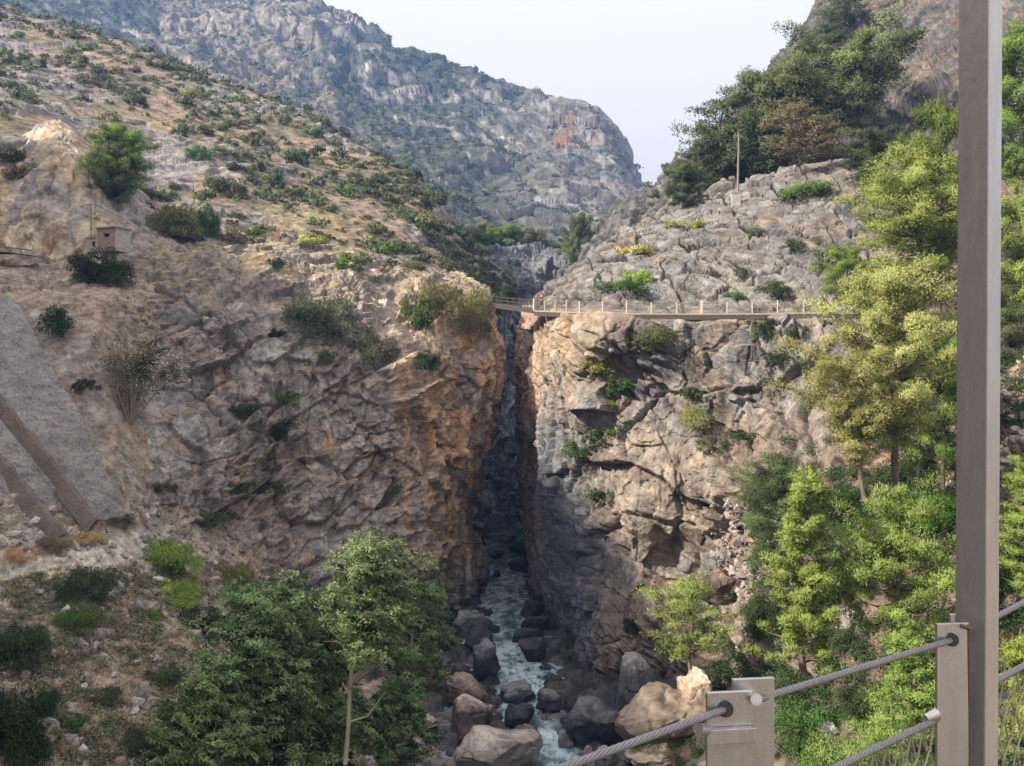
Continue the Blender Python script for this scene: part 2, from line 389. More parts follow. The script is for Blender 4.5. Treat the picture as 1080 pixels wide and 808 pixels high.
def d_mount(p, n, s):
    h1, c1, i1, _ = blocks(p, 42, 511, (1, 1, .9), R_LEFT, warp=.5, crack=.12)
    h2, c2, i2, _ = blocks(p, 15, 516, (1, 1, 1), R_RIGHT, warp=1.2, crack=.15)
    h = -6+14*fbm(p/150, 4, 520)+10*ridged(p/60, 4, 521)+5*(h1-.3*(1-c1))+2.4*(h2-.3*(1-c2))+5.5*ridged(p*np.array([1/26,1/26,1/80]), 5, 523)+2.5*fbm(p/9, 4, 522)
    return h*np.clip(p[:, 1]/850, .25, 1.1), dict(i1=i1, i2=i2)
def c_mount(p, n, s, I, h):
    x, y = s[:, 0], s[:, 1]
    t = fbm(p/90, 4, 501); f = fbm(p/22, 4, 502); up = n[:, 2]
    rock = mix(LIME*1.35, GREY*1.2, sstep(-.3, .3, f)); rock = mix(rock, CREAM*.95, .6*sstep(.0, .45, fbm(p*np.array([1/60, 1/60, 1/25])+4, 4, 503)))
    band = (x-300)*.16+18                                             # foot of the cliff band
    rock = mix(rock, ORANGE, .6*sstep(.25, .5, fbm(p/40+9, 3, 504))*sstep(70, 0, np.abs(y-(x-300)*.27-62)))
    rock = mix(rock, np.array([.50, .22, .12]), .9*sstep(1.1, .5, np.hypot((x-588)/12, (y-152)/11)+.3*f))
    rock = mix(rock, np.array([.50, .26, .15]), .8*sstep(1.1, .5, np.hypot((x-601)/8, (y-138)/12)+.3*f))
    sc = sstep(.18, .52, up+.5*f+.25*t)*(1-.55*sstep(470, 640, x))
    c = mix(rock, np.array([.06, .075, .042]), .9*sc)
    trk = sstep(.35, .55, ridged(np.stack([p[:, 0]/70+p[:, 2]/160, p[:, 1]/260, p[:, 2]/400], 1), 3, 505)); c = mix(c, CREAM*.85, .6*trk*sstep(500, 300, x))
    return c*(.85+.3*I['i2'])[:, None]

def d_bank(p, n, s):
    h, I = base_rock(p, 12, 4.5, 1.5, (1.2, 1, .6), R_LEFT, 611, 1.1, .7, .4, .18)
    rocky = sstep(-.1, .35, fbm(p/9, 4, 620)+.25*sstep(560, 480, s[:, 1])); I['rocky'] = rocky
    flat = sstep(175, 135, s[:, 0]-.15*(s[:, 1]-440))*sstep(300, 330, s[:, 1])*sstep(590, 570, s[:, 1])   # graded under the concrete
    return (h*(.3+.7*rocky)+.25*fbm(p/1.4, 4, 621))*(1-.85*flat)+.1*flat, I
def c_bank(p, n, s, I, h):
    x, y = s[:, 0], s[:, 1]
    t = fbm(p/8, 4, 601); f = fbm(p/1.8, 4, 602); g = fbm(p/.7, 3, 603)
    c = mix(EARTH*.95, np.array([.27, .205, .175]), sstep(-.2, .3, t)); c = mix(c, DRY*.85, .6*sstep(.05, .4, f+.4*t))
    c = mix(c, LIME*1.1, .65*sstep(.25, .5, g+.3*f)); c = mix(c, GREY, .5*I['rocky']*sstep(-.2, .2, f))
    c = mix(c, np.array([.46, .41, .36]), .75*sstep(30, 8, np.abs(y-586+.05*(x-60))+14*f)*sstep(260, 190, x+30*t))   # pale path
    c = mix(c, np.array([.13, .115, .09]), .6*sstep(.1, .45, fbm(p/4+7, 4, 604))*sstep(600, 640, y))
    c = mix(c, np.array([.31, .235, .19]), .7*sstep(335, 315, y+10*t)*sstep(262, 275, y))
    return c*(.85+.3*I['i3'])[:, None]

def d_face(p, n, s):
    hv, cv, iv, _ = blocks(p, 3.0, 711, (.8, .8, 2.6), None, warp=.5, crack=.1)
    h = 1.6*fbm(p/9, 4, 720)+.7*(hv-.4*(1-cv))+.35*fbm(p*np.array([.8, .8, .3]), 4, 721)+.2*fbm(p*1.2, 3, 722)
    return h, dict(i1=iv, i3=iv)
def c_face(p, n, s, I, h):
    t = fbm(p*np.array([.35, .35, .05]), 4, 701); f = fbm(p/2.5, 4, 702)
    c = mix(CREAM*1.0, np.array([.42, .335, .22]), sstep(-.2, .35, f)); c = mix(c, GREY*1.1, .8*sstep(.02, .3, t)); c = mix(c, ORANGE*.9, .5*sstep(.22, .45, -t))
    c = mix(c, GREY*1.05, .75*sstep(108, 128, s[:, 0]+20*f)); c = mix(c, EARTH*.8, .7*sstep(.55, .8, n[:, 2]))
    return c
def d_gorge(p, n, s):
    h, I = base_rock(p, 18, 7, 2.6, (.7, .7, 1.6), None, 811, 2.5, 1.8, 1.0, .3)
    return h, I
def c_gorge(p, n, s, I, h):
    t = fbm(p*np.array([.3, .3, .1]), 4, 801); c = mix(np.array([.20, .24, .29]), np.array([.52, .56, .60]), sstep(-.25, .5, t+.6*(I['i2']-.5)))  # grey limestone tinted blue and lightened: skylight put into the colour
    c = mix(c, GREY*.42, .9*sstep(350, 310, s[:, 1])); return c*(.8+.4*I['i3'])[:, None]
def d_hill2(p, n, s):
    h, I = base_rock(p, 22, 7, 2.8, (1.2, 1, .7), R_RIGHT, 911, 2.6, 1.6, .8, .25); return h, I
def c_hill2(p, n, s, I, h):
    t = fbm(p/12, 4, 901); f = fbm(p/3, 4, 902)
    c = mix(GREY*1.0, LIME*.95, sstep(-.2, .4, f+.6*(I['i2']-.5))); c = mix(c, DARK*1.2, .55*sstep(.55, .9, I['i1']))
    c = mix(c, np.array([.25, .15, .105]), .85*sstep(.45, .8, n[:, 2]+.4*t)*sstep(700, 800, s[:, 0])); c = mix(c, DARK*1.1, .5*sstep(.0, .4, fbm(p/6+3, 4, 905)))
    c = mix(c, np.array([.13, .125, .08]), .6*sstep(.1, .4, t)*sstep(.35, .6, n[:, 2]))
    return c*(.85+.3*I['i3'])[:, None]

M_ROCK = rock_mat('limestone', 1.0, .55); M_FAR = rock_mat('far_limestone', .22, .5); M_EARTH = rock_mat('stony_earth', 1.3, .65)
Q_ = 1.15                                                            # sample spacing, photograph pixels
sheet('mountain', [
 [(-200,-100,1300),(-200,-160,1000),(-200,-60,850),(-200,20,650),(-200,60,480),(-200,120,360)],
 [(0,-70,1300),(0,-110,1000),(0,-20,850),(0,25,650),(0,60,480),(0,140,360)],
 [(100,-40,1300),(100,-70,1000),(100,10,840),(100,60,650),(100,100,480),(100,160,360)],
 [(230,0,1280),(230,-30,980),(230,45,820),(230,90,640),(230,130,470),(230,190,350)],
 [(320,28,1250),(320,2,960),(320,70,800),(320,120,630),(320,165,460),(320,230,340)],
 [(373,60,1240),(373,32,940),(373,98,780),(373,142,620),(380,190,460),(380,250,330)],
 [(397,62,1220),(397,37,925),(397,108,770),(398,150,615),(400,198,455),(405,260,325)],
 [(417,84,1200),(417,58,900),(417,118,760),(420,160,610),(425,210,450),(430,270,320)],
 [(473,98,1170),(473,72,880),(473,132,740),(478,185,600),(480,235,440),(485,290,310)],
 [(543,120,1150),(543,100,850),(540,152,720),(540,205,590),(535,250,430),(530,300,300)],
 [(593,128,1120),(593,109,830),(590,165,700),(590,215,580),(580,255,430),(570,305,290)],
 [(627,142,1100),(627,126,800),(622,175,690),(615,220,580),(605,260,430),(600,310,280)],
 [(652,170,1080),(648,144,785),(642,185,690),(635,225,570),(625,262,430),(620,310,276)],
 [(668,205,1080),(664,184,775),(655,200,680),(650,235,570),(645,266,430),(632,312,275)],
 [(700,235,1100),(686,206,800),(680,218,690),(672,242,570),(662,272,430),(650,316,275)],
 [(790,280,1150),(770,250,850),(750,260,690),(730,272,570),(710,292,450),(690,320,290)]],
 1.2, d_mount, c_mount, M_FAR, tone=.55, blur=1)
sheet('hillside', [
 [(-190,-10,360),(-170,-34,300),(-160,50,225),(-150,140,172),(-150,270,138)],
 [(0,34,345),(0,12,300),(0,70,225),(0,132,167),(0,288,134)],
 [(100,58,340),(100,34,295),(100,90,235),(110,168,178),(110,288,134)],
 [(205,100,330),(205,76,285),(205,122,235),(200,190,180),(200,275,138)],
 [(270,124,320),(270,100,275),(270,146,230),(265,205,182),(260,268,144)],
 [(335,152,305),(335,130,262),(335,170,225),(335,216,187),(335,270,149)],
 [(400,188,290),(400,165,248),(400,197,215),(400,232,187),(408,294,153)],
 [(455,222,270),(450,197,232),(450,228,205),(450,258,183),(450,300,157)],
 [(510,285,255),(500,255,222),(495,270,200),(490,285,184),(490,308,168)],
 [(570,345,250),(552,306,225),(538,312,206),(528,322,194),(520,335,184)]],
 Q_, d_hill, c_hill, M_ROCK, tone=.72, blur=2)
sheet('rock_face', [
 [(-150,150,165),(-150,170,136),(-130,220,130),(-130,285,125)],
 [(0,150,165),(0,178,138),(0,222,131),(0,276,126)],
 [(35,140,168),(35,166,140),(32,212,131.5),(32,274,126.5)],
 [(60,130,170),(63,148,141),(58,205,132),(58,272,127)],
 [(92,152,170),(95,170,141),(92,215,132),(92,271,127)],
 [(125,182,168),(128,203,141),(120,232,133),(118,270,127.5)],
 [(163,216,162),(160,232,141),(152,250,134),(150,269,128.5)],
 [(205,245,154),(192,260,139),(187,266,135),(182,274,130)]],
 Q_, d_face, c_face, M_ROCK, tone=1.05)
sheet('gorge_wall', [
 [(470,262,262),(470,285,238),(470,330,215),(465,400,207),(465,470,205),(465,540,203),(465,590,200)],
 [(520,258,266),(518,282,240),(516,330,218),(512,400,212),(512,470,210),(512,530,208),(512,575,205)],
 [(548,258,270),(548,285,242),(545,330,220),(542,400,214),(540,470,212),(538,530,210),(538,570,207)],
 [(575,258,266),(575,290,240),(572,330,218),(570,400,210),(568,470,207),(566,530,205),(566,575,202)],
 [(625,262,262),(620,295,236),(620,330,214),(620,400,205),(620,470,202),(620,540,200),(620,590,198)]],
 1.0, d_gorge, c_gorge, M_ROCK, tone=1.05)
sheet('ridge', [
 [(575,340,240),(578,318,216),(582,324,206),(586,330,198),(590,345,190)],
 [(612,305,240),(605,282,212),(612,300,200),(618,312,190),(622,330,182)],
 [(635,278,240),(630,253,211),(638,272,198),(645,292,187),(650,315,178)],
 [(672,230,242),(664,212,212),(674,240,196),(682,262,182),(692,290,172)],
 [(718,190,250),(703,181,215),(718,205,195),(728,225,182),(738,250,168)],
 [(770,150,255),(752,146,215),(762,170,192),(775,190,176),(785,230,162)],
 [(845,50,270),(818,72,220),(822,118,192),(828,155,172),(840,200,158)],
 [(895,-25,280),(874,0,225),(876,70,195),(882,140,165),(890,190,150)],
 [(965,-85,290),(945,-50,225),(945,40,188),(945,120,160),(950,200,145)],
 [(1045,-125,290),(1030,-90,215),(1030,20,175),(1030,110,148),(1040,210,135)],
 [(1210,-205,280),(1200,-160,200),(1200,0,155),(1200,100,130),(1200,210,118)]],
 Q_, d_hill2, c_hill2, M_ROCK, tone=.44, blur=2)
sheet('rock_dome', [
 [(566,335,133.3),(566,327,127.1),(568,324,122.1),(570,324,117.2),(571,330,113.4)],
 [(605,302,134.5),(600,293,125.8),(591,300,117.2),(586,312,112.2),(581,327,108.8)],
 [(660,262,140.7),(650,253,130.8),(637,272,119.0),(629,298,109.7),(623,329,105.0)],
 [(715,238,146.9),(705,222,134.5),(691,250,120.9),(686,288,110.3),(682,331,103.0)],
 [(775,212,153.1),(765,192,137.0),(745,230,121.5),(738,280,110.3),(732,333,102.0)],
 [(830,196,156.2),(830,178,137.0),(806,215,121.5),(800,275,109.7),(798,335,100.0)],
 [(900,184,156.2),(890,168,133.9),(870,212,119.6),(861,275,108.5),(858,335,98.0)],
 [(960,178,151.9),(950,178,130.2),(940,220,115.9),(921,275,106.6),(905,335,96.5)],
 [(1050,198,145.7),(1040,190,125.8),(1030,230,111.6),(1015,280,100.0),(1005,332,92.0)],
 [(1210,200,139.5),(1200,190,117.8),(1190,230,105.0),(1185,280,92.0),(1170,330,82.0)]],
 1.0, d_dome, c_dome, M_ROCK, tone=.58, blur=0)
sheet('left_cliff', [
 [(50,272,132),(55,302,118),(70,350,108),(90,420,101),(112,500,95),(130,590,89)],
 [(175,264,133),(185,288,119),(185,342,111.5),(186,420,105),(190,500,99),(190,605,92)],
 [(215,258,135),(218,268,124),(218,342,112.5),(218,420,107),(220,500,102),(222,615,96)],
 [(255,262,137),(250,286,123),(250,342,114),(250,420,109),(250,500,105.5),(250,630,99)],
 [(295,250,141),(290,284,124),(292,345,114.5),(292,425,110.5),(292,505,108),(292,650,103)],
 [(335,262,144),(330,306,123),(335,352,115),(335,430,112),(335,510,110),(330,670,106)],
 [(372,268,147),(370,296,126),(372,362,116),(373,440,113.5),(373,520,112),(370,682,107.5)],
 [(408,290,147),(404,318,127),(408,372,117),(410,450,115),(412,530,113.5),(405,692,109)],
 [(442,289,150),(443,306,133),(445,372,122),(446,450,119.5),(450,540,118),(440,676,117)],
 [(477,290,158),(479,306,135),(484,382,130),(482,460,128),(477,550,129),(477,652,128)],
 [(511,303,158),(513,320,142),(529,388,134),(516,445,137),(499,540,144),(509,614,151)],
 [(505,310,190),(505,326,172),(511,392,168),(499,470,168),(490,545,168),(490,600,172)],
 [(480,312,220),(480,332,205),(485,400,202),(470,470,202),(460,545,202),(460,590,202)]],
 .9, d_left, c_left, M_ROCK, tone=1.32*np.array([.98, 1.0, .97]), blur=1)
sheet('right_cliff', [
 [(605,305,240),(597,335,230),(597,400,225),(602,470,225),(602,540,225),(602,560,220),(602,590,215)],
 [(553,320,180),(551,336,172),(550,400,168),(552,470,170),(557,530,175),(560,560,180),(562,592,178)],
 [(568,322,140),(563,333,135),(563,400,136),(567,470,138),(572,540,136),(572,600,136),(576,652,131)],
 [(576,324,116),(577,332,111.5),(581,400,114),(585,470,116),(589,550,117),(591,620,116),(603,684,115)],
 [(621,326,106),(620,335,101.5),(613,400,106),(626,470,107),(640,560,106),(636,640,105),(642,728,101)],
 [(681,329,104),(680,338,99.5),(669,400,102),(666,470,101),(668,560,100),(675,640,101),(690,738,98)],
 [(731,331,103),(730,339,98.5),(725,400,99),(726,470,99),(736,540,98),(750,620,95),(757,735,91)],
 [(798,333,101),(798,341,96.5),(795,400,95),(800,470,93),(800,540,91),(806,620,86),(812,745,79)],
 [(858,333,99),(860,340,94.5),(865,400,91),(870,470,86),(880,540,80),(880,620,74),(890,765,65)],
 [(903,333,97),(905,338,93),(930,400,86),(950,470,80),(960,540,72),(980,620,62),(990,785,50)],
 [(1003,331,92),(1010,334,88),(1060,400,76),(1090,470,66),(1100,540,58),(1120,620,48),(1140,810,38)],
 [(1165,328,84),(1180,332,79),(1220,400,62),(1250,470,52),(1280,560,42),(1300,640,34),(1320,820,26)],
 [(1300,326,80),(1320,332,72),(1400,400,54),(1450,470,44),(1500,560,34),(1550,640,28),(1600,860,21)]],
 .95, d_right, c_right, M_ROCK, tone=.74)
sheet('riverside_slope', [
 [(-170,274,132),(-160,296,116),(-150,322,101),(-150,405,90),(-150,485,83),(-150,560,76),(-150,605,70),(-150,690,60),(-150,790,51),(-150,930,43)],
 [(-10,272,128),(-10,294,114),(-10,322,102),(-10,405,93.5),(-10,485,87),(-10,560,80),(-10,605,74),(-10,690,64),(-10,790,54.5),(-10,930,46)],
 [(60,274,127.5),(60,294,114),(60,322,103),(60,405,95.5),(60,485,89),(60,560,82),(60,605,76),(60,690,66),(60,790,57),(60,930,48)],
 [(120,274,128),(120,294,115),(120,322,106),(120,405,99),(120,485,93),(120,560,85.5),(120,605,79.5),(120,690,69),(120,790,59),(120,930,50)],
 [(200,276,132),(200,292,124),(200,322,120),(200,405,113),(200,485,105),(200,560,97),(200,612,88),(205,695,75),(215,795,63),(230,930,53)],
 [(270,280,142),(270,294,132),(270,322,126),(270,405,120),(270,485,114),(270,565,107),(270,630,98),(275,712,81),(285,802,68),(300,940,56)],
 [(340,304,146),(340,316,136),(340,345,130),(340,425,125),(340,505,120),(340,595,113),(340,662,105),(345,740,87),(355,820,72),(370,945,58)],
 [(420,336,155),(420,352,146),(420,385,140),(420,455,135),(420,535,130),(420,625,122),(420,688,112),(430,766,88),(440,845,72),(450,955,58)],
 [(480,360,170),(480,380,160),(480,410,155),(480,480,150),(480,560,142),(480,650,132),(475,715,116),(480,800,90),(500,880,74),(520,970,59)]],
 Q_, d_bank, c_bank, M_EARTH, tone=1.05*np.array([.97, 1.0, .97]))

# right bank below the pines, down to the water
sheet('right_bank', [
 [(600,690,120),(625,740,98),(640,800,84),(660,900,66),(690,1050,50)],
 [(690,690,112),(700,720,97),(715,775,84),(740,870,66),(770,1010,50)],
 [(800,650,100),(800,690,86),(810,740,74),(830,830,58),(860,980,42)],
 [(900,620,90),(900,660,76),(910,720,62),(930,820,48),(960,980,34)],
 [(1060,570,70),(1060,620,58),(1070,690,46),(1090,800,34),(1130,1000,24)],
 [(1300,500,50),(1300,560,42),(1320,660,32),(1350,800,24),(1400,1000,18)]],
 1.6, lambda p, n, s: (.7*fbm(p/4, 4, 640)+.3*fbm(p/1.2, 3, 641), dict(i1=0*p[:, 0])),
 lambda p, n, s, I, h: mix(np.array([.10, .085, .06]), np.array([.23, .175, .14]), sstep(-.2, .4, fbm(p/2, 4, 642))), M_EARTH)

# the mountainside out of view on the left, its crest shaped to shade the gorge
def d_big(p, n, s): return 7*fbm(p/40, 4, 950)+2*fbm(p/9, 4, 951), {}
def c_big(p, n, s, I, h): return mix(EARTH*.8, GREY, sstep(-.3, .3, fbm(p/14, 4, 952)))
sheet('unseen_mountainside', [[(-360,y,60),(-230,y,zt+10),(-175,y,zt),(-135,y,zt*.6),(-100,y,12),(-66 if y < 60 else -92,y,-24)] for y, zt in
  ((-260,135),(-150,144),(-90,144),(-74,138),(-58,112),(-20,110),(25,122),(70,122),(115,112),(170,104),(215,100))], 5, d_big, c_big, M_EARTH, world=True)

# base sheet of the valley floor, out to the horizon
mbg = MB(); mbg.add([(-3000,-3000,-36),(3000,-3000,-36),(3000,3000,-36),(-3000,3000,-36)], [[0,1,2,3]])
tag(mbg.build('ground', plain_mat('valley_floor', (.20, .16, .12), .95, 0, .3)), kind='structure')

# ------------------------------------------------------------------ river
RD = [50, 70, 79, 85, 93, 100, 109, 122, 138, 159, 182, 222]
RX = [0, 1.3, 3.4, 2.9, .4, 1.06, .1, -.23, -.9, -1.5, -1.4, 0]
RW = [4, 3.2, 2.4, 1.8, 1.6, 2.0, 1.9, 1.7, 3.0, 3.0, 3.2, 4]
RZ = lambda D: -30.2+np.interp(D, [50, 90, 115, 128, 222], [-1.3, -.75, -.2, 0, .3])
def grid(name, D, U, half, zf, mat, tint):
    G = np.zeros((len(D), len(U), 3)); G[..., 0] = np.interp(D, RD, RX)[:, None]+U[None]*half; G[..., 1] = D[:, None]
    p = G.reshape(-1, 3); zf(p)
    i, j = np.meshgrid(np.arange(len(D)-1), np.arange(len(U)-1), indexing='ij'); a = i*len(U)+j
    Q = np.stack([a, a+1, a+len(U)+1, a+len(U)], -1).reshape(-1, 4)
    o = link(name, mesh_np(name, p, Q, 'albedo', tint(p)), mat); tag(o, kind='structure')
    TERRAIN.append((p.copy(), Q))
def water_mat():
    m, nt, b = new_mat('river_water')
    at = nt.nodes.new('ShaderNodeAttribute'); at.attribute_name = 'albedo'
    n = noise_node(nt, 1.3, 10, .72, (1, .5, 1)); r = ramp(nt, n.outputs[0], [(.36, 0.0), (.56, 1.0)])
    f = nt.nodes.new('ShaderNodeMath'); f.operation = 'MULTIPLY'; f.use_clamp = True
    nt.links.new(at.outputs['Fac'], f.inputs[0]); nt.links.new(r.outputs[0], f.inputs[1])
    nt.links.new(mixc(nt, 'MIX', f.outputs[0], (.030, .075, .090), (.52, .62, .68)), b.inputs['Base Color'])
    rr = nt.nodes.new('ShaderNodeMapRange'); rr.inputs['To Min'].default_value = .07; rr.inputs['To Max'].default_value = .5
    nt.links.new(f.outputs[0], rr.inputs[0]); nt.links.new(rr.outputs[0], b.inputs['Roughness']); b.inputs['IOR'].default_value = 1.33
    n2 = noise_node(nt, 2.6, 6, .6, (1, .6, 1)); bp = nt.nodes.new('ShaderNodeBump'); bp.inputs['Strength'].default_value = .6; bp.inputs['Distance'].default_value = .2
    nt.links.new(n2.outputs[0], bp.inputs['Height']); nt.links.new(bp.outputs[0], b.inputs['Normal'])
    return m
def z_water(p): p[:, 2] = RZ(p[:, 1])+.10*fbm(p*np.array([.8, 1.1, 0]), 4, 31)+.05*fbm(p*np.array([2, 1.2, 0]), 3, 32)
def t_water(p):
    c = np.interp(p[:, 1], [70, 84, 92, 108, 118, 130, 156, 164, 222], [.6, .9, .9, 1.1, 1.0, 1.0, 1.0, .5, .12])
    fo = np.clip(c*(.75+.9*fbm(p*np.array([.6, .3, 0]), 3, 33)), 0, 1)
    return np.stack([fo]*3, 1)
def z_bed(p):
    x = p[:, 0]-np.interp(p[:, 1], RD, RX); w = np.interp(p[:, 1], RD, RW)
    b = sstep(.55, 1.35, np.abs(x)/w+.45*fbm(p*np.array([.35, .35, 0]), 3, 45))
    h1, c1, _, d1 = blocks(p*np.array([1, 1, 0]), 2.4, 41, warp=.5, crack=.2); h2, c2, _, d2 = blocks(p*np.array([1, 1, 0]), .9, 42, warp=.5, crack=.2)
    p[:, 2] = RZ(p[:, 1])-1.3+b*(1.45+.9*(h1+.4-.9*d1**2))+.35*(h2+.3-d2**2)+.12*fbm(p*1.5, 3, 43)+.10*np.maximum(np.abs(x)-w-2, 0)
grid('river', np.linspace(50, 222, 420), np.linspace(-1, 1, 150), 15, z_water, water_mat(), t_water)
grid('river_bed', np.linspace(52, 222, 620), np.linspace(-1, 1, 220), 16, z_bed, M_ROCK,
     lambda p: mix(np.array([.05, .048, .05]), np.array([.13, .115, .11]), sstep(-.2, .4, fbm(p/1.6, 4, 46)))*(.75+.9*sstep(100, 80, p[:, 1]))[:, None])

# ------------------------------------------------------------------ ray casts onto the terrain, to stand things on it
_V = []; _Q = []; _n = 0
for v, q in TERRAIN:
    _V.append(v); _Q.append(q+_n); _n += len(v)
BVH = BVHTree.FromPolygons(np.concatenate(_V).tolist(), np.concatenate(_Q).tolist())
def ground_at(px, py):
    d = Vector(P(px, py, 1.0)).normalized(); hit = BVH.ray_cast(Vector((0, 0, 0)), d)
    return (np.array(hit[0]), np.array(hit[1])) if hit[0] is not None else (P(px, py, 120), np.array([0, 0, 1.]))
def drop(x, y, z=400):
    hit = BVH.ray_cast(Vector((x, y, z)), Vector((0, 0, -1)))
    return hit[0].z if hit[0] is not None else -30
# ------------------------------------------------------------------ leaves, bushes, trees
RNG = np.random.default_rng(11)
def unit(v): return v/(np.linalg.norm(v, axis=-1)[..., None]+1e-9)
def leaves(c, d, L, W, tint, bend=0.0, nrm=None):
    """one diamond-shaped leaf (or needle tuft) per point: returns V, Q, colour"""
    n = len(c); L = np.broadcast_to(L, n)[:, None]; W = np.broadcast_to(W, n)[:, None]
    nr = unit(unit(d if nrm is None else nrm)+.42*RNG.normal(size=(n, 3)))   # which way the leaf faces: outwards from its clump, roughly
    q = d if nrm is not None else unit(RNG.normal(size=(n, 3))); d = unit(q-.8*nr*np.einsum('ij,ij->i', q, nr)[:, None]+.25*RNG.normal(size=(n, 3))); s = unit(np.cross(nr, d))
    dr = np.array([0, 0, -1.])*bend
    V = np.stack([c, c+d*L*.5+s*W*.5, c+(d+dr)*L, c+d*L*.5-s*W*.5], 1).reshape(-1, 3)
    return V, np.arange(4*n).reshape(n, 4), np.repeat(tint, 4, 0), np.repeat(nr, 4, 0)
def lmesh(name, parts):
    V = []; Q = []; C = []; M = []; n = 0
    for v, q, c, m in parts: V.append(v); Q.append(q+n); C.append(c); M.append(m); n += len(v)
    me = mesh_np(name, np.concatenate(V), np.concatenate(Q), 'tint', np.concatenate(C), smooth=False)
    a = me.attributes.new('lie', 'FLOAT_VECTOR', 'POINT'); a.data.foreach_set('vector', np.concatenate(M).astype(np.float32).ravel()); return me
def tints(n, k=.25, warm=0.0):
    b = 1+k*RNG.normal(size=(n, 1)); c = np.repeat(np.clip(b, .35, 1.9), 3, 1)
    w = warm*np.abs(RNG.normal(size=n)); c[:, 0] *= 1+w; c[:, 1] *= 1+.5*w
    return c
def bush_mesh(name, n, L, W, lobes, flat=1.0, upright=.35, droop=0.0, full=False):
    """unit bush: about 1 m radius, 1 m x flat high, standing on z = 0; uneven lobes of small leaves round twigs"""
    parts = []
    for k in range(lobes):
        a = RNG.uniform(0, 6.283); r = math.sqrt(RNG.uniform(0, 1))*(.74 if full else .82); h = RNG.uniform(.12, .80)*(1-.45*r)
        cen = np.array([math.cos(a)*r, math.sin(a)*r, h]); R = RNG.uniform(.18, .40) if full else RNG.uniform(.14, .38)
        m = max(8, int(n/lobes*R/.32)); o = unit(RNG.normal(size=(m, 3))); rad = R*RNG.uniform(.25, 1.08, (m, 1))**.55
        o[:, 2] = np.where(o[:, 2] < -.35, -o[:, 2], o[:, 2])
        c = cen+o*rad*np.array([1, 1, .8]); d = unit(o+np.array([0, 0, upright])+.55*RNG.normal(size=(m, 3)))
        t = tints(m, .22, .15)*RNG.uniform(.72, 1.3)
        c[:, 2] = np.maximum(c[:, 2], .0)*flat
        parts.append(leaves(c, d, L*RNG.uniform(.6, 1.3, m), W*RNG.uniform(.7, 1.2, m), t, droop, o+.5*unit(c)+np.array([0, 0, .25])))
    return lmesh(name, parts)
def stems_mb(n, spread, top, r, seed=0, twig=0):
    mb = MB(); g = np.random.default_rng(seed)
    for k in range(n):
        a = g.uniform(0, 6.283); q = spread*g.uniform(.3, 1); e = np.array([math.cos(a)*q, math.sin(a)*q, top*g.uniform(.6, 1.0)])
        m = e*.5+np.array([0, 0, .12*top])+g.normal(size=3)*.06
        mb.tube([np.zeros(3), m, e], [r, r*.7, r*.3], 5)
        for t in range(twig):
            f = g.uniform(.35, 1); b = (m if f < .6 else (m+e)/2)*1.0; dd = unit(g.normal(size=3)+np.array([0, 0, .8]))*g.uniform(.2, .45)
            mb.tube([b, b+dd*.5+g.normal(size=3)*.03, b+dd], [r*.4, r*.3, r*.14], 4, cap=False)
    return mb
BUSH = {'small': [bush_mesh('shrub_leaves', 520, .20, .10, 7, .95) for _ in range(4)],
        'mid': [bush_mesh('shrub_leaves', 3600, .088, .046, 18, .95) for _ in range(4)],
        'big': [bush_mesh('shrub_leaves', 16000, .048, .026, 34, 1.0, full=True) for _ in range(3)],
        'fine': [bush_mesh('shrub_leaves', 11000, .075, .016, 26, 1.0, .8, .15, full=True) for _ in range(3)],
        'low': [bush_mesh('shrub_leaves', 1500, .12, .06, 12, .5) for _ in range(3)]}
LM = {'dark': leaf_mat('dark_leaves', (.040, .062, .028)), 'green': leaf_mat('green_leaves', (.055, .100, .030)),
      'bright': leaf_mat('bright_leaves', (.13, .21, .045)), 'grey': leaf_mat('grey_green_leaves', (.105, .125, .075)),
      'olive': leaf_mat('olive_leaves', (.125, .135, .055)), 'yellow': leaf_mat('yellow_green_leaves', (.24, .25, .07)),
      'dry': leaf_mat('dry_leaves', (.13, .11, .07)), 'pine_ridge': leaf_mat('ridge_pine_needles', (.090, .112, .048), .28, .2), 'straw': leaf_mat('straw', (.34, .25, .14)), 'scrub': leaf_mat('scrub_leaves', (.062, .078, .040)),
      'pine': leaf_mat('pine_needles', (.115, .160, .042), .28, .2), 'pine_yellow': leaf_mat('pale_pine_needles', (.205, .225, .088), .28, .15),
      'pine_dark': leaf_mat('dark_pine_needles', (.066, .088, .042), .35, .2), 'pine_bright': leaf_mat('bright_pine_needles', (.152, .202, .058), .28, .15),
      'feather': leaf_mat('feathery_leaves', (.120, .175, .080), .35, .12), 'undergrowth': leaf_mat('undergrowth_leaves', (.040, .066, .026)), 'rust': leaf_mat('dead_needles', (.22, .11, .06))}
M_TWIG = plain_mat('twig_bark', (.20, .165, .13), .95, 0, 6, .3, .2); M_BARK = plain_mat('pine_bark', (.135, .105, .085), .95, 0, 4, .4, .4, (1, 1, .3))
M_PALE = plain_mat('pale_bark', (.34, .28, .215), .9, 0, 3, .3, .3, (1, 1, .3))
def set_mat(o, m):
    if not o.data.materials: o.data.materials.append(m)
    o.material_slots[0].link = 'OBJECT'; o.material_slots[0].material = m
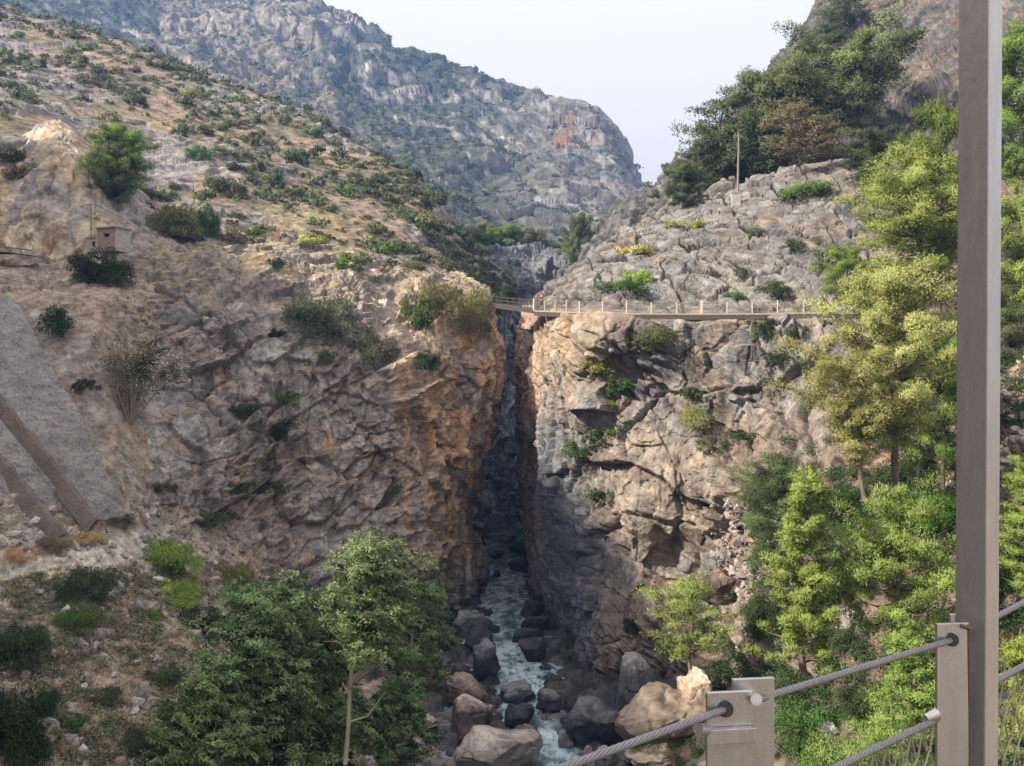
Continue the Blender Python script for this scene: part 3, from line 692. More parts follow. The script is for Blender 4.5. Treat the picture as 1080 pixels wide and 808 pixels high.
def shrub(px, py, w, h, mat, label=None, kind='mid', name='shrub', cat='shrub', group=None, var=None, rz=None, sink=.12, hit=None):
    """a bush whose foot is at photograph pixel (px, py), w x h pixels"""
    p, n = hit if hit is not None else ground_at(px, py)
    k = p[1]/F; me = BUSH[kind][(var if var is not None else RNG.integers(99)) % len(BUSH[kind])]
    o = bpy.data.objects.new(name, me); COL.objects.link(o); set_mat(o, LM[mat])
    flat = .5 if kind == 'low' else .95
    o.scale = (w*k/1.7, w*k/1.7*.9, h*k/flat); o.rotation_euler = (0, 0, RNG.uniform(0, 6.28) if rz is None else rz)
    o.location = p-np.array([0, -.10*w*k, sink*h*k]); tag(o, label, cat, group); return o

def pine_parts(H, R, seed, start=.2, n=34, shape='round', lean=(0, 0), clump=.30, needles=620, nl=.30, nw=.05, tr=.017, flat=.85, bare=0.0):
    """trunk with limbs (MB) and crown mesh of needle tufts, height H, crown radius R"""
    g = np.random.default_rng(seed); mb = MB(); parts = []
    wob = g.normal(size=(7, 2))*.018*H; wob[0] = 0
    zt = np.linspace(0, 1, 7); bx = np.stack([wob[:, 0]+lean[0]*H*zt**1.3, wob[:, 1]+lean[1]*H*zt**1.3, zt*H*.96], 1)
    tp = lambda f: np.array([np.interp(f, zt, bx[:, k]) for k in range(3)])
    mb.tube(bx, H*tr*(1-.86*zt)+.015, 8)
    for i in range(n):
        f = start+(1-start)*((i+.5)/n)**.9; u = (f-start)/(1-start)
        prof = {'round': math.sqrt(max(0, 1-(1.7*(u-.38))**2)) if u > .38 else .62+.38*u/.38, 'cone': (1-u)**.8*.95+.08, 'umbrella': .25+.85*sstep(.1, .75, u)*(1-sstep(.85, 1.15, u)*.5)}[shape]
        a = i*2.399+g.uniform(-.4, .4); l = R*float(prof)*g.uniform(.62, 1.08)
        b = tp(f*.93); dirv = np.array([math.cos(a), math.sin(a), 0]); rise = g.uniform(.05, .45) if shape != 'cone' else g.uniform(-.05, .35)
        tip = b+dirv*l+np.array([0, 0, l*rise]); mid = (b+tip)/2-np.array([0, 0, .06*l])
        mb.tube([b, mid, tip], [H*tr*.34*(1-.7*u)+.01, H*tr*.2*(1-.7*u)+.008, .008], 5, cap=False)
        for q in ((1.0, 1.0), (.62, .8), (.34, .55)):
            if g.uniform() < bare+(0.25 if q[0] < .5 else 0): continue
            cen = b+(tip-b)*q[0]+g.normal(size=3)*np.array([.11, .11, .17])*R; cr_ = clump*R*q[1]*g.uniform(.7, 1.25)
            m = int(needles*q[1]*g.uniform(.8, 1.2)); o = unit(g.normal(size=(m, 3))); o[:, 2] = np.where((o[:, 2] < 0) & (g.uniform(size=m) < .55), -o[:, 2], o[:, 2])
            rad = cr_*g.uniform(.12, 1.05, (m, 1))**.38*(1+.30*np.sin(o[:, :1]*5+g.uniform(0, 6))*np.cos(o[:, 1:2]*6))
            oo = o*rad*np.array([1.0, 1.0, flat]); oo = oo+dirv*(oo@dirv)[:, None]*.55; oo[:, 2] += .22*(oo@dirv); c = cen+oo; d = unit(o*.9+np.array([0, 0, .5])+.45*g.normal(size=(m, 3)))
            t = tints(m, .16, .12)*g.uniform(.80, 1.22)
            parts.append(leaves(c, d, nl*g.uniform(.6, 1.25, m), nw, t, 0, o+.35*unit(c-tp(.5))+np.array([0, 0, .2])))
    return mb, lmesh('pine_crown', parts)
PROTO = {}
def pine_proto(key, **k):
    mb, me = pine_parts(**k); tr = mb.build('trunk', M_BARK, None, smooth=True); tm = tr.data; bpy.data.objects.remove(tr); PROTO[key] = (tm, me, k['H'], k['R'])
def tree_at(key, base, H, R, mat, label, group=None, name='pine_tree', cat='pine tree', rz=0.0, bark=None):
    tm, me, h0, r0 = PROTO[key]
    r = empty(name, base, rz); r.scale = (R/r0, R/r0, H/h0); tag(r, label, cat, group)
    t = link('trunk', tm, None, r); c = link('crown', me, None, r)
    set_mat(t, bark or M_BARK); set_mat(c, LM[mat]); return r
def pine_px(key, px, ytop, ybase, w, D, mat, label, dx=0, rz=None, **k):
    """pine with its top at (px, ytop) and its foot at pixel row ybase, D metres away"""
    b = P(px, ybase, D); H = (ybase-ytop)/F*D; R = w/2/F*D
    b[0] += dx*D/F
    return tree_at(key, b, H, R, mat, label, rz=RNG.uniform(0, 6.28) if rz is None else rz, **k)
pine_proto('round', H=12, R=4.6, seed=1, start=.18, n=38, shape='round', needles=760, clump=.19, nl=.25)
pine_proto('round_b', H=12, R=4.6, seed=2, start=.26, n=34, shape='round', needles=760, clump=.20, nl=.25, lean=(.05, .03))
pine_proto('tall', H=16, R=4.2, seed=3, start=.22, n=52, shape='round', needles=700, clump=.20, nl=.25)
pine_proto('big', H=17, R=4.6, seed=4, start=.28, n=60, shape='round', needles=700, nl=.24, clump=.18, flat=.9)
pine_proto('lean', H=10, R=3.6, seed=5, start=.34, n=30, shape='umbrella', needles=760, clump=.21, lean=(-.24, 0), nl=.20, nw=.045)
pine_proto('cone', H=10, R=2.2, seed=6, start=.05, n=54, shape='cone', needles=430, clump=.17, nl=.22, nw=.036, flat=.7)
pine_proto('cone_b', H=10, R=2.4, seed=7, start=.06, n=50, shape='cone', needles=460, clump=.18, nl=.20, nw=.034, flat=.7)
pine_proto('sparse', H=12, R=3.6, seed=9, start=.25, n=34, shape='round', needles=110, clump=.22, nl=.42, nw=.12, bare=.25)
pine_proto('bushy', H=6, R=4.2, seed=10, start=.04, n=42, shape='round', needles=620, clump=.16, nl=.20, nw=.036, flat=.7)
pine_proto('feathery', H=9, R=3.6, seed=12, start=.10, n=40, shape='round', needles=210, clump=.20, nl=.34, nw=.05, flat=.7)
pine_proto('far', H=12, R=4.6, seed=21, start=.10, n=46, shape='round', needles=430, clump=.21, nl=.32, nw=.10)
pine_proto('far_tall', H=14, R=4.2, seed=22, start=.16, n=44, shape='round', needles=440, clump=.22, nl=.32, nw=.10)
pine_proto('umbrella', H=12, R=4.4, seed=8, start=.40, n=32, shape='umbrella', needles=480, clump=.21, nl=.30, nw=.10)
pine_proto('far_bush', H=6, R=4.2, seed=23, start=.03, n=46, shape='round', needles=420, clump=.21, nl=.28, nw=.10, flat=.8)

# --- the pines of the right-hand slope, one by one
pine_px('big', 945, 262, 528, 136, 62, 'pine_yellow', 'large pale yellow-green pine left of the tall steel post, its bare stem showing below')
pine_px('lean', 912, 372, 528, 110, 60, 'pine_yellow', 'small pine leaning left on a thin crooked trunk below the large pale pine', rz=0)
pine_px('cone', 848, 478, 712, 96, 48, 'pine_bright', 'slender pointed bright green pine in front of the dark tree, right of the rubble chute')
pine_px('bushy', 948, 528, 668, 150, 50, 'pine_bright', 'broad low yellow-green pine above the pale boulder, between slender pine and steel post')
pine_px('cone_b', 962, 640, 850, 100, 37, 'pine_bright', 'slender sunlit pine just left of the tall steel post, behind the upper cable')
pine_px('feathery', 728, 604, 706, 92, 78, 'pine_bright', 'thin feathery light green pine on top of the tan boulder', rz=2)
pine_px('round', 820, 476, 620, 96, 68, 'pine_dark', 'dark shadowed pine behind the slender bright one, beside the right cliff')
pine_px('round_b', 893, 262, 345, 62, 86, 'pine', 'small rounded pine at the right end of the cliff walkway')
pine_px('tall', 962, 152, 372, 130, 84, 'pine_bright', 'tall bright green pine of stacked rounded clumps above the walkway, left of the post')
pine_px('round', 992, 100, 330, 80, 92, 'pine', 'mid green pine close beside the upper part of the tall post')
pine_px('umbrella', 921, 142, 225, 66, 116, 'pine_dark', 'pale olive round pine standing over the dome of bare rock')
pine_px('tall', 1071, 22, 240, 86, 100, 'pine', 'green pine at the top right corner, right of the steel post')
pine_px('big', 1080, 190, 390, 96, 82, 'pine_bright', 'bright green pine at the right edge level with the walkway')
pine_px('round_b', 1040, 300, 440, 90, 78, 'pine_dark', 'dark spreading pine behind the tall post, over the red scree')
pine_px('cone_b', 1082, 478, 640, 70, 46, 'pine_bright', 'sunlit young pine at the right edge below the red scree')
pine_px('cone', 1076, 655, 860, 76, 34, 'pine', 'green young pine behind the wire netting at the right edge')
pine_px('bushy', 936, 765, 900, 130, 34, 'pine_bright', 'bright low pine at the bottom edge behind the lower cable')
pine_px('round', 995, 345, 520, 96, 70, 'pine', 'mid green pine half hidden behind the large pale one and the post')
# --- the pines on the upper right ridge
def ridge_pine(key, px, ytop, ybase, w, mat, label, D=None, **k):
    p, n = ground_at(px, ybase); d = D or p[1]; return pine_px(key, px, ytop, ybase+3, w, d, mat, label, **k)
ridge_pine('sparse', 735, 148, 216, 54, 'pine_dark', 'thin straggly pine at the left end of the ridge row, dark against the sky', D=152)
ridge_pine('sparse', 760, 90, 204, 84, 'pine_dark', 'gaunt half bare pine against the sky, second from the left of the ridge row', D=154)
ridge_pine('far', 766, 128, 216, 76, 'pine_ridge', 'dense dark green pine behind the utility pole', D=160)
ridge_pine('far_tall', 800, 74, 200, 84, 'pine_dark', 'tall dark pine just right of the utility pole', D=153)
ridge_pine('far', 832, 60, 196, 100, 'pine_ridge', 'broad rounded pine in the middle of the ridge row', D=150)
ridge_pine('sparse', 846, 100, 186, 80, 'dry', 'brown dead-branched pine below the big ridge pines')
ridge_pine('far_tall', 862, 40, 164, 84, 'pine_dark', 'dark pine left of the two-stemmed one on the ridge', D=170)
ridge_pine('far', 790, 128, 206, 60, 'pine_dark', 'low dark pine filling the gap right of the utility pole', D=158)
ridge_pine('umbrella', 906, 34, 160, 108, 'pine_ridge', 'open-crowned pine with bare stems showing before grey rock', D=152)
ridge_pine('sparse', 893, -8, 34, 70, 'pine_dark', 'small straggly pine at the skyline beside the top edge')
ridge_pine('far', 722, 172, 220, 40, 'pine_dark', 'little dark pine on the grey shoulder left of the ridge row')
ridge_pine('far', 876, 26, 82, 52, 'pine_dark', 'dense small pine high on the right skyline', D=202)
shrub(1008, 140, 26, 34, 'rust', 'rusty brown dead bush among the green pines left of the post', 'mid', hit=(P(1005, 146, 96), 0))

# --- the feathery trees at the foot of the left bank
def feather_parts(H, R, seed, n=60, start=.15, per=900, L=.30, W=.085, lean=(0, 0), wind=(.85, .05, .12), clr=.26, top=.85, tr=.014):
    g = np.random.default_rng(seed); mb = MB(); parts = []
    zt = np.linspace(0, 1, 7); wob = np.cumsum(g.normal(size=(7, 2)), 0)*.006*H; wob[0] = 0
    bx = np.stack([wob[:, 0]+lean[0]*H*zt**1.4, wob[:, 1]+lean[1]*H*zt, zt*H*.95], 1)
    tp = lambda f: np.array([np.interp(f, zt, bx[:, k]) for k in range(3)])
    mb.tube(bx, H*tr*(1-.85*zt)+.02, 8)
    for k in range(7 if start > .25 else 0):                            # bare forks below the crown
        f = start*g.uniform(.35, 1.0); b = tp(f); dd = unit(np.array([g.uniform(-.3, 1), g.uniform(-.6, .6), g.uniform(.5, 1.2)]))*H*g.uniform(.12, .26)
        mb.tube([b, b+dd*.5+np.array([0, 0, -.04*H]), b+dd], [H*.006, H*.004, .012], 5, cap=False)
    for i in range(n):
        u = (i+.5)/n; f = start+(1-start)*u; a = i*2.399+g.uniform(-.5, .5)
        l = R*math.sqrt(max(.05, 1-(abs(u-.35)/(.66 if u > .35 else .6))**2.2))*g.uniform(.35, 1.08)
        b = tp(f*.9); tip = b+np.array([math.cos(a)*l, math.sin(a)*l, l*g.uniform(.15, .75)])
        mb.tube([b, (b+tip)/2+np.array([0, 0, .05*l]), tip], [H*.005+.012, H*.003+.008, .008], 5, cap=False)
        for q in (1.0, .55):
            cen = b+(tip-b)*q+g.normal(size=3)*.08*R; r = clr*R*g.uniform(.6, 1.2)
            sub = 9
            for s_ in range(sub):                                      # plumes of leaves, blown one way
                cc = cen+unit(g.normal(size=3))*r*.75*np.array([1.1, 1.1, .8]); m = int(per/sub*.55)
                w = np.array(wind)+g.normal(size=3)*.28; w = unit(w+np.array([0, 0, .45*(cc[2]-cen[2])/r]))
                tt = g.uniform(0, 1, m)[:, None]; spine = cc+w*tt*r*1.1+np.array([0, 0, -.28])*r*tt**2
                c = spine+g.normal(size=(m, 3))*r*.12*(1.15-tt); d = unit(w*1.0-np.array([0, 0, .35])*tt+.55*g.normal(size=(m, 3)))
                t = tints(m, .2, .05)*g.uniform(.5, 1.6)
                parts.append(leaves(c, d, L*g.uniform(.5, 1.2, m), W, t, .15, unit(c-cen)+.5*unit(c-tp(.5))+np.array([0, 0, .3])))
    return mb, lmesh('feathery_crown', parts)
def feather_tree(px, ytop, ybase, w, D, label, seed, bark, mat='feather', dx=0, **k):
    H = (ybase-ytop)/F*D; R = w/2/F*D; mb, me = feather_parts(H, R, seed, **k)
    r = empty('broadleaf_tree', P(px, ybase, D)); tag(r, label, 'tree')
    mb.build('trunk', bark, r, smooth=True); c = link('crown', me, LM[mat], r); return r
feather_tree(262, 588, 905, 158, 58, 'broad dark green wind-blown tree, the left one of the three by the river', 31, M_TWIG, n=84, per=900, L=.26)
feather_tree(336, 606, 880, 96, 62, 'bushy green tree between the broad dark tree and the tall thin one', 32, M_TWIG, n=60, per=900, L=.26)
feather_tree(364, 546, 806, 124, 57, 'tall thin tree with a pale bare trunk and tufted crown before the cliff', 33, M_PALE, n=34, per=1000, start=.50, lean=(.10, 0), clr=.30, L=.24, tr=.009)
feather_tree(428, 598, 765, 74, 74, 'small green tree leaning over the pink boulders by the water', 34, M_PALE, n=24, per=640, start=.3, lean=(.05, 0), clr=.34)
feather_tree(205, 705, 900, 110, 54, 'dark low tree at the bottom edge left of the broad tree', 35, M_TWIG, n=46, per=800)
feather_tree(412, 708, 830, 80, 64, 'low green sapling at the foot of the pale-trunked tree', 36, M_TWIG, n=30, per=600)
def bare_branches(px, py, D, label, seed, n, L):
    g = np.random.default_rng(seed); mb = MB()
    for k in range(n):
        d = unit(np.array([g.uniform(.2, 1), g.uniform(-.4, .3), g.uniform(.25, .9)])); b = np.array([g.uniform(-.3, .3), 0, 0]); l = L*g.uniform(.5, 1)
        m = b+d*l*.5+g.normal(size=3)*.15; e = b+d*l; mb.tube([b, m, e], [.09, .06, .02], 6)
        for q in range(3):
            s = m+(e-m)*g.uniform(0, .8); dd = unit(d+g.normal(size=3)*.5)*l*.3; mb.tube([s, s+dd*.5+g.normal(size=3)*.05, s+dd], [.035, .025, .01], 5, cap=False)
    o = mb.build('fallen_branch', M_PALE, None, smooth=True); o.location = P(px, py, D); tag(o, label, 'branch')
bare_branches(384, 792, 66, 'bare pale driftwood branches beside the pale-trunked tree', 41, 3, 5.5)

# --- single bushes that stand out, left side
for a in [
 (103, 299, 64, 50, 'dark', 'big', 'large round dark green bush in front of the small ruined building'),
 (60, 354, 44, 42, 'dark', 'mid', 'dark ragged shrub at the upper edge of the concrete slope'),
 (93, 413, 34, 17, 'dark', 'low', 'small dark shrub at the left foot of the bare twiggy tree'),
 (343, 362, 96, 68, 'grey', 'fine', 'large grey-green bush on the brow of the left cliff'),
 (398, 388, 66, 54, 'grey', 'fine', 'grey-green bush hanging lower right of the large one on the brow'),
 (320, 340, 34, 20, 'dark', 'mid', 'small dark shrub tucked left of the large grey-green bush'),
 (462, 336, 54, 54, 'olive', 'fine', 'left one of the two olive bushes overhanging the gorge'),
 (494, 354, 60, 66, 'olive', 'fine', 'right one of the two olive bushes, at the very lip of the gorge'),
 (438, 348, 34, 50, 'green', 'mid', 'green bush in the cleft left of the overhanging olive bushes'),
 (449, 390, 32, 34, 'dark', 'mid', 'dark green ivy clump hanging on the orange cliff face'),
 (371, 285, 38, 27, 'green', 'mid', 'round green bush on the crest with a dark lower half'),
 (291, 282, 18, 17, 'dark', 'mid', 'tiny dark round shrub on the bare crest of the left cliff'),
 (327, 260, 32, 18, 'yellow', 'mid', 'bright yellow-green bush on the dry grass crest'),
 (257, 258, 56, 18, 'dry', 'low', 'wide brownish low bush on the crest above grey rock'),
 (258, 441, 38, 26, 'dark', 'mid', 'dark green bush in the middle of the left cliff'),
 (301, 430, 34, 24, 'green', 'mid', 'green bush beside the dark one in the middle of the cliff'),
 (297, 463, 34, 26, 'dark', 'fine', 'spiky dark plant below the green bush on the cliff'),
 (347, 385, 24, 22, 'scrub', 'mid', 'small scrubby bush under the large grey-green bush'),
 (292, 357, 18, 15, 'dark', 'mid', 'very small dark shrub on the cracked slab'),
 (173, 521, 26, 20, 'dark', 'mid', 'small round dark bush on pale stones right of the concrete slope'),
 (251, 518, 32, 18, 'dark', 'mid', 'left of two low dark bushes at the cliff foot'),
 (290, 520, 36, 18, 'dark', 'mid', 'right of two low dark bushes at the cliff foot'),
 (409, 524, 28, 20, 'scrub', 'mid', 'small shrub on the lower cliff near the orange streak'),
 (222, 556, 50, 28, 'scrub', 'mid', 'olive-brown bush at the top of the lower left bank'),
 (88, 634, 60, 46, 'dark', 'big', 'round dark green bush at the edge of the pale path'),
 (82, 664, 54, 34, 'green', 'big', 'green bush just below the round dark one by the path'),
 (18, 704, 58, 58, 'dark', 'big', 'dark bush at the left edge below the path'),
 (5, 806, 90, 100, 'dark', 'big', 'big dark bush in the bottom left corner'),
 (182, 606, 66, 50, 'bright', 'fine', 'bright green feathery bush, upper one on the left bank'),
 (183, 640, 66, 36, 'bright', 'fine', 'bright green bush below its twin on the left bank'),
 (170, 606, 40, 26, 'dark', 'mid', 'dark shrub half hidden behind the bright green bush'),
 (244, 622, 56, 40, 'olive', 'fine', 'pale green bush beyond the broad dark tree'),
 (216, 672, 46, 48, 'dark', 'mid', 'dark bush at the left foot of the broad tree'),
 (46, 758, 30, 40, 'dark', 'fine', 'thin dark shrub on the lower left bank'),
 (75, 770, 26, 22, 'green', 'mid', 'small green shrub low on the left bank'),
 (160, 655, 22, 20, 'bright', 'mid', 'very small bright shrub on the earth bank'),
 (110, 742, 34, 22, 'scrub', 'mid', 'dull low shrub half way down the left bank'),
 (175, 720, 44, 26, 'scrub', 'mid', 'dull grey-brown shrub left of the low dark tree'),
 (128, 556, 34, 18, 'dry', 'fine', 'dry brown tuft at the lower right corner of the concrete slope'),
 (88, 572, 40, 18, 'straw', 'fine', 'straw-coloured tuft at the foot of the middle concrete slab'),
 (52, 582, 40, 20, 'dry', 'fine', 'rusty dry tuft at the foot of the lowest concrete slab'),
 (22, 592, 44, 22, 'straw', 'fine', 'straw-coloured tuft on the pale path at the left edge'),
 (150, 800, 60, 40, 'dark', 'big', 'dark shrub at the bottom edge near the low tree'),
 ]: shrub(*a[:5], a[6], a[5])
# right side
for a in [
 (850, 208, 58, 24, 'green', 'mid', 'wide green bush on the upper dome of bare rock'),
 (658, 311, 66, 26, 'green', 'mid', 'wide bright green bush on the rock just above the walkway'),
 (672, 300, 30, 22, 'bright', 'mid', 'sunlit tuft at the right end of the wide bush over the walkway'),
 (799, 249, 18, 14, 'dark', 'mid', 'tiny dark bush in the middle of the rock dome'),
 (836, 269, 36, 24, 'dark', 'mid', 'dark green bush on the right of the rock dome'),
 (876, 276, 44, 32, 'grey', 'mid', 'grey-green bush at the right edge of the rock dome'),
 (783, 293, 18, 18, 'dark', 'mid', 'small upright dark bush between slabs of the dome'),
 (775, 316, 26, 14, 'green', 'mid', 'small round green bush low on the dome by the railing'),
 (818, 312, 46, 22, 'dark', 'mid', 'dark green bush trailing down to the walkway railing'),
 (722, 240, 40, 14, 'yellow', 'low', 'yellow-green bush in the gully left of the dome'),
 (672, 268, 38, 16, 'yellow', 'low', 'yellowish low bush lower in the gully'),
 (806, 356, 22, 34, 'dark', 'mid', 'dark bush hanging off the front of the walkway'),
 (839, 356, 26, 22, 'dark', 'mid', 'dark bush growing under the walkway'),
 (825, 385, 28, 26, 'dark', 'mid', 'round dark bush on the right cliff below the walkway'),
 (848, 388, 28, 18, 'dark', 'mid', 'dark shrub right of the round one below the walkway'),
 (736, 420, 42, 16, 'dark', 'low', 'flat dark bush on a ledge of the right cliff'),
 (745, 450, 64, 36, 'olive', 'fine', 'pale green bush in the middle of the right cliff'),
 (752, 476, 40, 24, 'dark', 'mid', 'dark shrub below the pale green bush on the cliff'),
 (792, 468, 56, 24, 'dark', 'mid', 'dark green bush right of the pale green one on the cliff'),
 (626, 402, 56, 33, 'yellow', 'mid', 'yellow-green bush on the sunlit upper gorge wall'),
 (654, 416, 35, 28, 'green', 'mid', 'small green bush on the edge of the right buttress'),
 (650, 436, 35, 28, 'bright', 'mid', 'bright rounded bush below the small one on the buttress'),
 (645, 474, 72, 41, 'green', 'mid', 'wide green bush on the shoulder of the right buttress'),
 (618, 482, 54, 28, 'dark', 'mid', 'darker bush left of the wide one, over the gorge'),
 (690, 370, 89, 39, 'olive', 'fine', 'dry yellowish bush just below the walkway'),
 (706, 360, 36, 18, 'yellow', 'fine', 'small straw-yellow bush beneath the walkway pier'),
 (636, 530, 40, 18, 'scrub', 'low', 'thin dark shrub on the buttress face'),
 (667, 668, 22, 26, 'dark', 'mid', 'small dark bush low on the right cliff near the boulders'),
 (690, 560, 18, 16, 'dark', 'mid', 'small shrub under the overhang of the right cliff'),
 (600, 640, 20, 16, 'scrub', 'mid', 'little shrub low on the gorge wall above the water'),
 (812, 660, 60, 40, 'dark', 'big', 'dark bush left of the slender bright pine'),
 (905, 690, 66, 40, 'dark', 'big', 'dark bush at the foot of the pale boulder'),
 (990, 560, 70, 52, 'bright', 'big', 'leafy bright bush just left of the tall post'),
 (1000, 620, 50, 40, 'green', 'big', 'green bush below the leafy bright one by the post'),
 (860, 790, 90, 60, 'green', 'big', 'dense green bush between the two steel posts'),
 (838, 745, 60, 44, 'dark', 'big', 'dark bush just above the low steel post'),
 (910, 760, 60, 46, 'dark', 'big', 'dark bush behind the sloping upper cable'),
 (880, 840, 90, 60, 'green', 'big', 'green bush at the bottom edge between the posts'),
 (776, 690, 60, 34, 'scrub', 'fine', 'grey twiggy bush right of the feathery pine'),
 (770, 730, 50, 34, 'dark', 'mid', 'dark bush behind the low steel post'),
 (1064, 700, 60, 40, 'dry', 'fine', 'brown dry bush behind the cable at the right edge'),
 (1070, 570, 60, 46, 'dark', 'big', 'dark bush at the right edge above the cable'),
 (1064, 620, 50, 40, 'green', 'big', 'green bush at the right edge above the brown dry one'),
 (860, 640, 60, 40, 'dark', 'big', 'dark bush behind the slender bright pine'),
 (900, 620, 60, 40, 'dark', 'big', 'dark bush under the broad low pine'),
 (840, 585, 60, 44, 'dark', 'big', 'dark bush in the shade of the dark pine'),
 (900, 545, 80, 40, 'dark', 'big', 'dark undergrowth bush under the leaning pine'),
 (960, 520, 70, 44, 'dark', 'big', 'dark bush at the foot of the large pale pine'),
 (975, 500, 50, 46, 'dark', 'big', 'dark upright bush between the large pine and the post'),
 (690, 806, 60, 24, 'green', 'fine', 'low green plants behind the cable by the tan boulder'),
 ]: shrub(*a[:5], a[6], a[5])
# trees on the left hillside
ridge_pine('far', 126, 130, 208, 66, 'pine', 'large pale green pine above the cream rock face')
ridge_pine('far_bush', 118, 160, 210, 48, 'pine_dark', 'dark pine foot below the large pale pine on the hillside')
for a in [(180, 250, 66, 48, 'olive', 'big', 'round olive-yellow tree beside the cream rock face'),
          (215, 249, 34, 44, 'green', 'big', 'bright green upright tree right of the olive one'),
          (208, 168, 28, 24, 'green', 'mid', 'round green bush alone on the dry hillside'),
          (235, 205, 44, 28, 'scrub', 'mid', 'dark brown-green bush under the reddish outcrop'),
          (165, 212, 40, 20, 'dark', 'mid', 'dark bush behind the round olive tree'),
          (20, 190, 50, 26, 'dry', 'mid', 'brownish dry bush on top of the cream rock face'),
          (8, 172, 50, 24, 'scrub', 'mid', 'grey-green bush at the left edge over the cream rock face')]:
    shrub(*a[:5], a[6], a[5], name='bush', cat='bush')
# grove in the valley beyond the gorge
for i, (px, yt, yb, w, m) in enumerate([(512, 240, 270, 36, 'pine'), (536, 236, 272, 44, 'pine'), (560, 246, 274, 36, 'olive'), (590, 256, 290, 40, 'olive'), (612, 234, 282, 34, 'pine_dark'), (578, 268, 296, 36, 'grey'), (604, 262, 298, 34, 'grey'), (548, 256, 284, 40, 'pine')]):
    pine_px('far' if i % 2 else 'far_bush', px, yt, yb+4, w, 262 if i != 4 else 235, m, 'small grey-green tree of the grove in the valley behind the walkway', name='valley_tree', cat='tree', group='grove in the valley beyond the gorge')
# the bare twiggy tree in the gully
def twiggy():
    p, n = ground_at(140, 446); k = p[1]/F
    r = empty('twiggy_tree', p+np.array([0, -.6, -.3])); tag(r, 'grey bare twiggy tree with sparse green leaves in the gully beside the concrete slope', 'tree')
    g = np.random.default_rng(77); mb = MB(); C = []
    for i in range(34):
        a = g.uniform(0, 6.283); e = np.array([math.cos(a)*g.uniform(.5, 5), math.sin(a)*g.uniform(.3, 2.5), g.uniform(3.5, 9.0)]); m = e*.5+np.array([0, 0, .8])+g.normal(size=3)*.3
        mb.tube([np.zeros(3), m, e], [.09, .05, .015], 5, cap=False)
        for q in range(9):
            f = g.uniform(.2, 1); b = m*(1-f)+e*f; d = unit(g.normal(size=3)+np.array([e[0]*.15, 0, .2]))*g.uniform(.8, 2.2); x = b+d
            mb.tube([b, b+d*.5+g.normal(size=3)*.15, x], [.03, .022, .008], 4, cap=False); C.append(x); C.append(b+d*.5)
    mb.build('branches', M_TWIG, r, smooth=True)
    C = np.array(C); keep = (C[:, 0] > .5) | (g.uniform(size=len(C)) < .3); C = C[keep]; c = np.repeat(C, 7, 0)+g.normal(size=(len(C)*7, 3))*.22
    link('leaves', lmesh('sparse_leaves', [leaves(c, unit(g.normal(size=c.shape)), .26, .12, tints(len(c), .25))]), LM['green'], r)
twiggy()

# ------------------------------------------------------------------ scattered shrubs, scrub, grass, rubble
def scatter(sheet_name, n, cond, dens, seed):
    p, nn, s = SHEETS[sheet_name]; g = np.random.default_rng(seed)
    m = cond(p, nn, s); idx = np.nonzero(m)[0]
    w = np.clip(dens(p[idx], nn[idx], s[idx]), 0, None)+1e-9; w = w*p[idx, 1]**1.6
    idx = g.choice(idx, size=min(n, len(idx)), replace=False, p=w/w.sum()); return p[idx], nn[idx], s[idx], g
pp, nn, ss, g = scatter('hillside', 460, lambda p, n, s: (s[:, 0] > -20) & (s[:, 0] < 545) & (s[:, 1] > 8) & (p[:, 1] > 140), lambda p, n, s: sstep(-.15, .25, fbm(p/22, 3, 777))+.10+.9*sstep(110, 40, s[:, 1]-.33*s[:, 0]), 5)
order = np.argsort(pp[:, 1])
rest = []
for q, i in enumerate(order):
    w = g.uniform(1.7, 5.4); mt = ['scrub', 'dark', 'scrub', 'green', 'grey', 'olive', 'scrub', 'scrub'][g.integers(8)]
    if q < 285:
        k = F/pp[i, 1]; hi = 'up the dry hillside' if ss[i, 1] < 150 else 'low on the dry hillside'
        lab = {'scrub': 'dull olive-brown', 'dark': 'dark green', 'green': 'fresh green', 'grey': 'grey-green', 'olive': 'yellowish olive', 'dry': 'dry brown'}[mt]
        shrub(0, 0, w*k, w*k*g.uniform(.5, .85), mt, '%s shrub among the many %s behind the left cliff' % (lab, hi), 'small' if pp[i, 1] > 165 else 'mid', group='shrubs over the left hillside', hit=(pp[i], nn[i]), cat='hill shrub', name='hillside_shrub')
    else: rest.append((pp[i], w))
def clump_stuff(name, pts, n, L, W, mat, flat=.7):
    parts = []
    for c, r in pts:
        o = unit(RNG.normal(size=(n, 3))); o[:, 2] = np.abs(o[:, 2]); rad = r*.5*RNG.uniform(.3, 1.05, (n, 1))
        parts.append(leaves(c+o*rad*np.array([1.1, 1.1, flat]), unit(o+.6*RNG.normal(size=(n, 3))), r*L, r*W, tints(n, .25)*RNG.uniform(.65, 1.35)))
    o = link(name, lmesh(name, parts), mat); tag(o, kind='stuff'); return o
pq, nq, sq, g2 = scatter('hillside', 2800, lambda p, n, s: (s[:, 1] > 5) & (p[:, 1] > 150), lambda p, n, s: sstep(-.1, .3, fbm(p/14, 3, 778))+.08, 6)
clump_stuff('hillside_scrub', rest+[(a, g2.uniform(.7, 2.6)) for a in pq], 46, .24, .15, LM['scrub'])
pm, nm, sm, g3 = scatter('mountain', 5200, lambda p, n, s: (s[:, 0] > -40) & (s[:, 0] < 700) & (n[:, 2] > .3), lambda p, n, s: (sstep(.3, .75, n[:, 2]+.5*fbm(p/40, 3, 779))+.03)*(1-.7*sstep(470, 620, s[:, 0])), 8)
clump_stuff('mountain_scrub', [(a, g3.uniform(2.0, 7.5)) for a in pm], 26, .30, .2, LM['scrub'], .6)
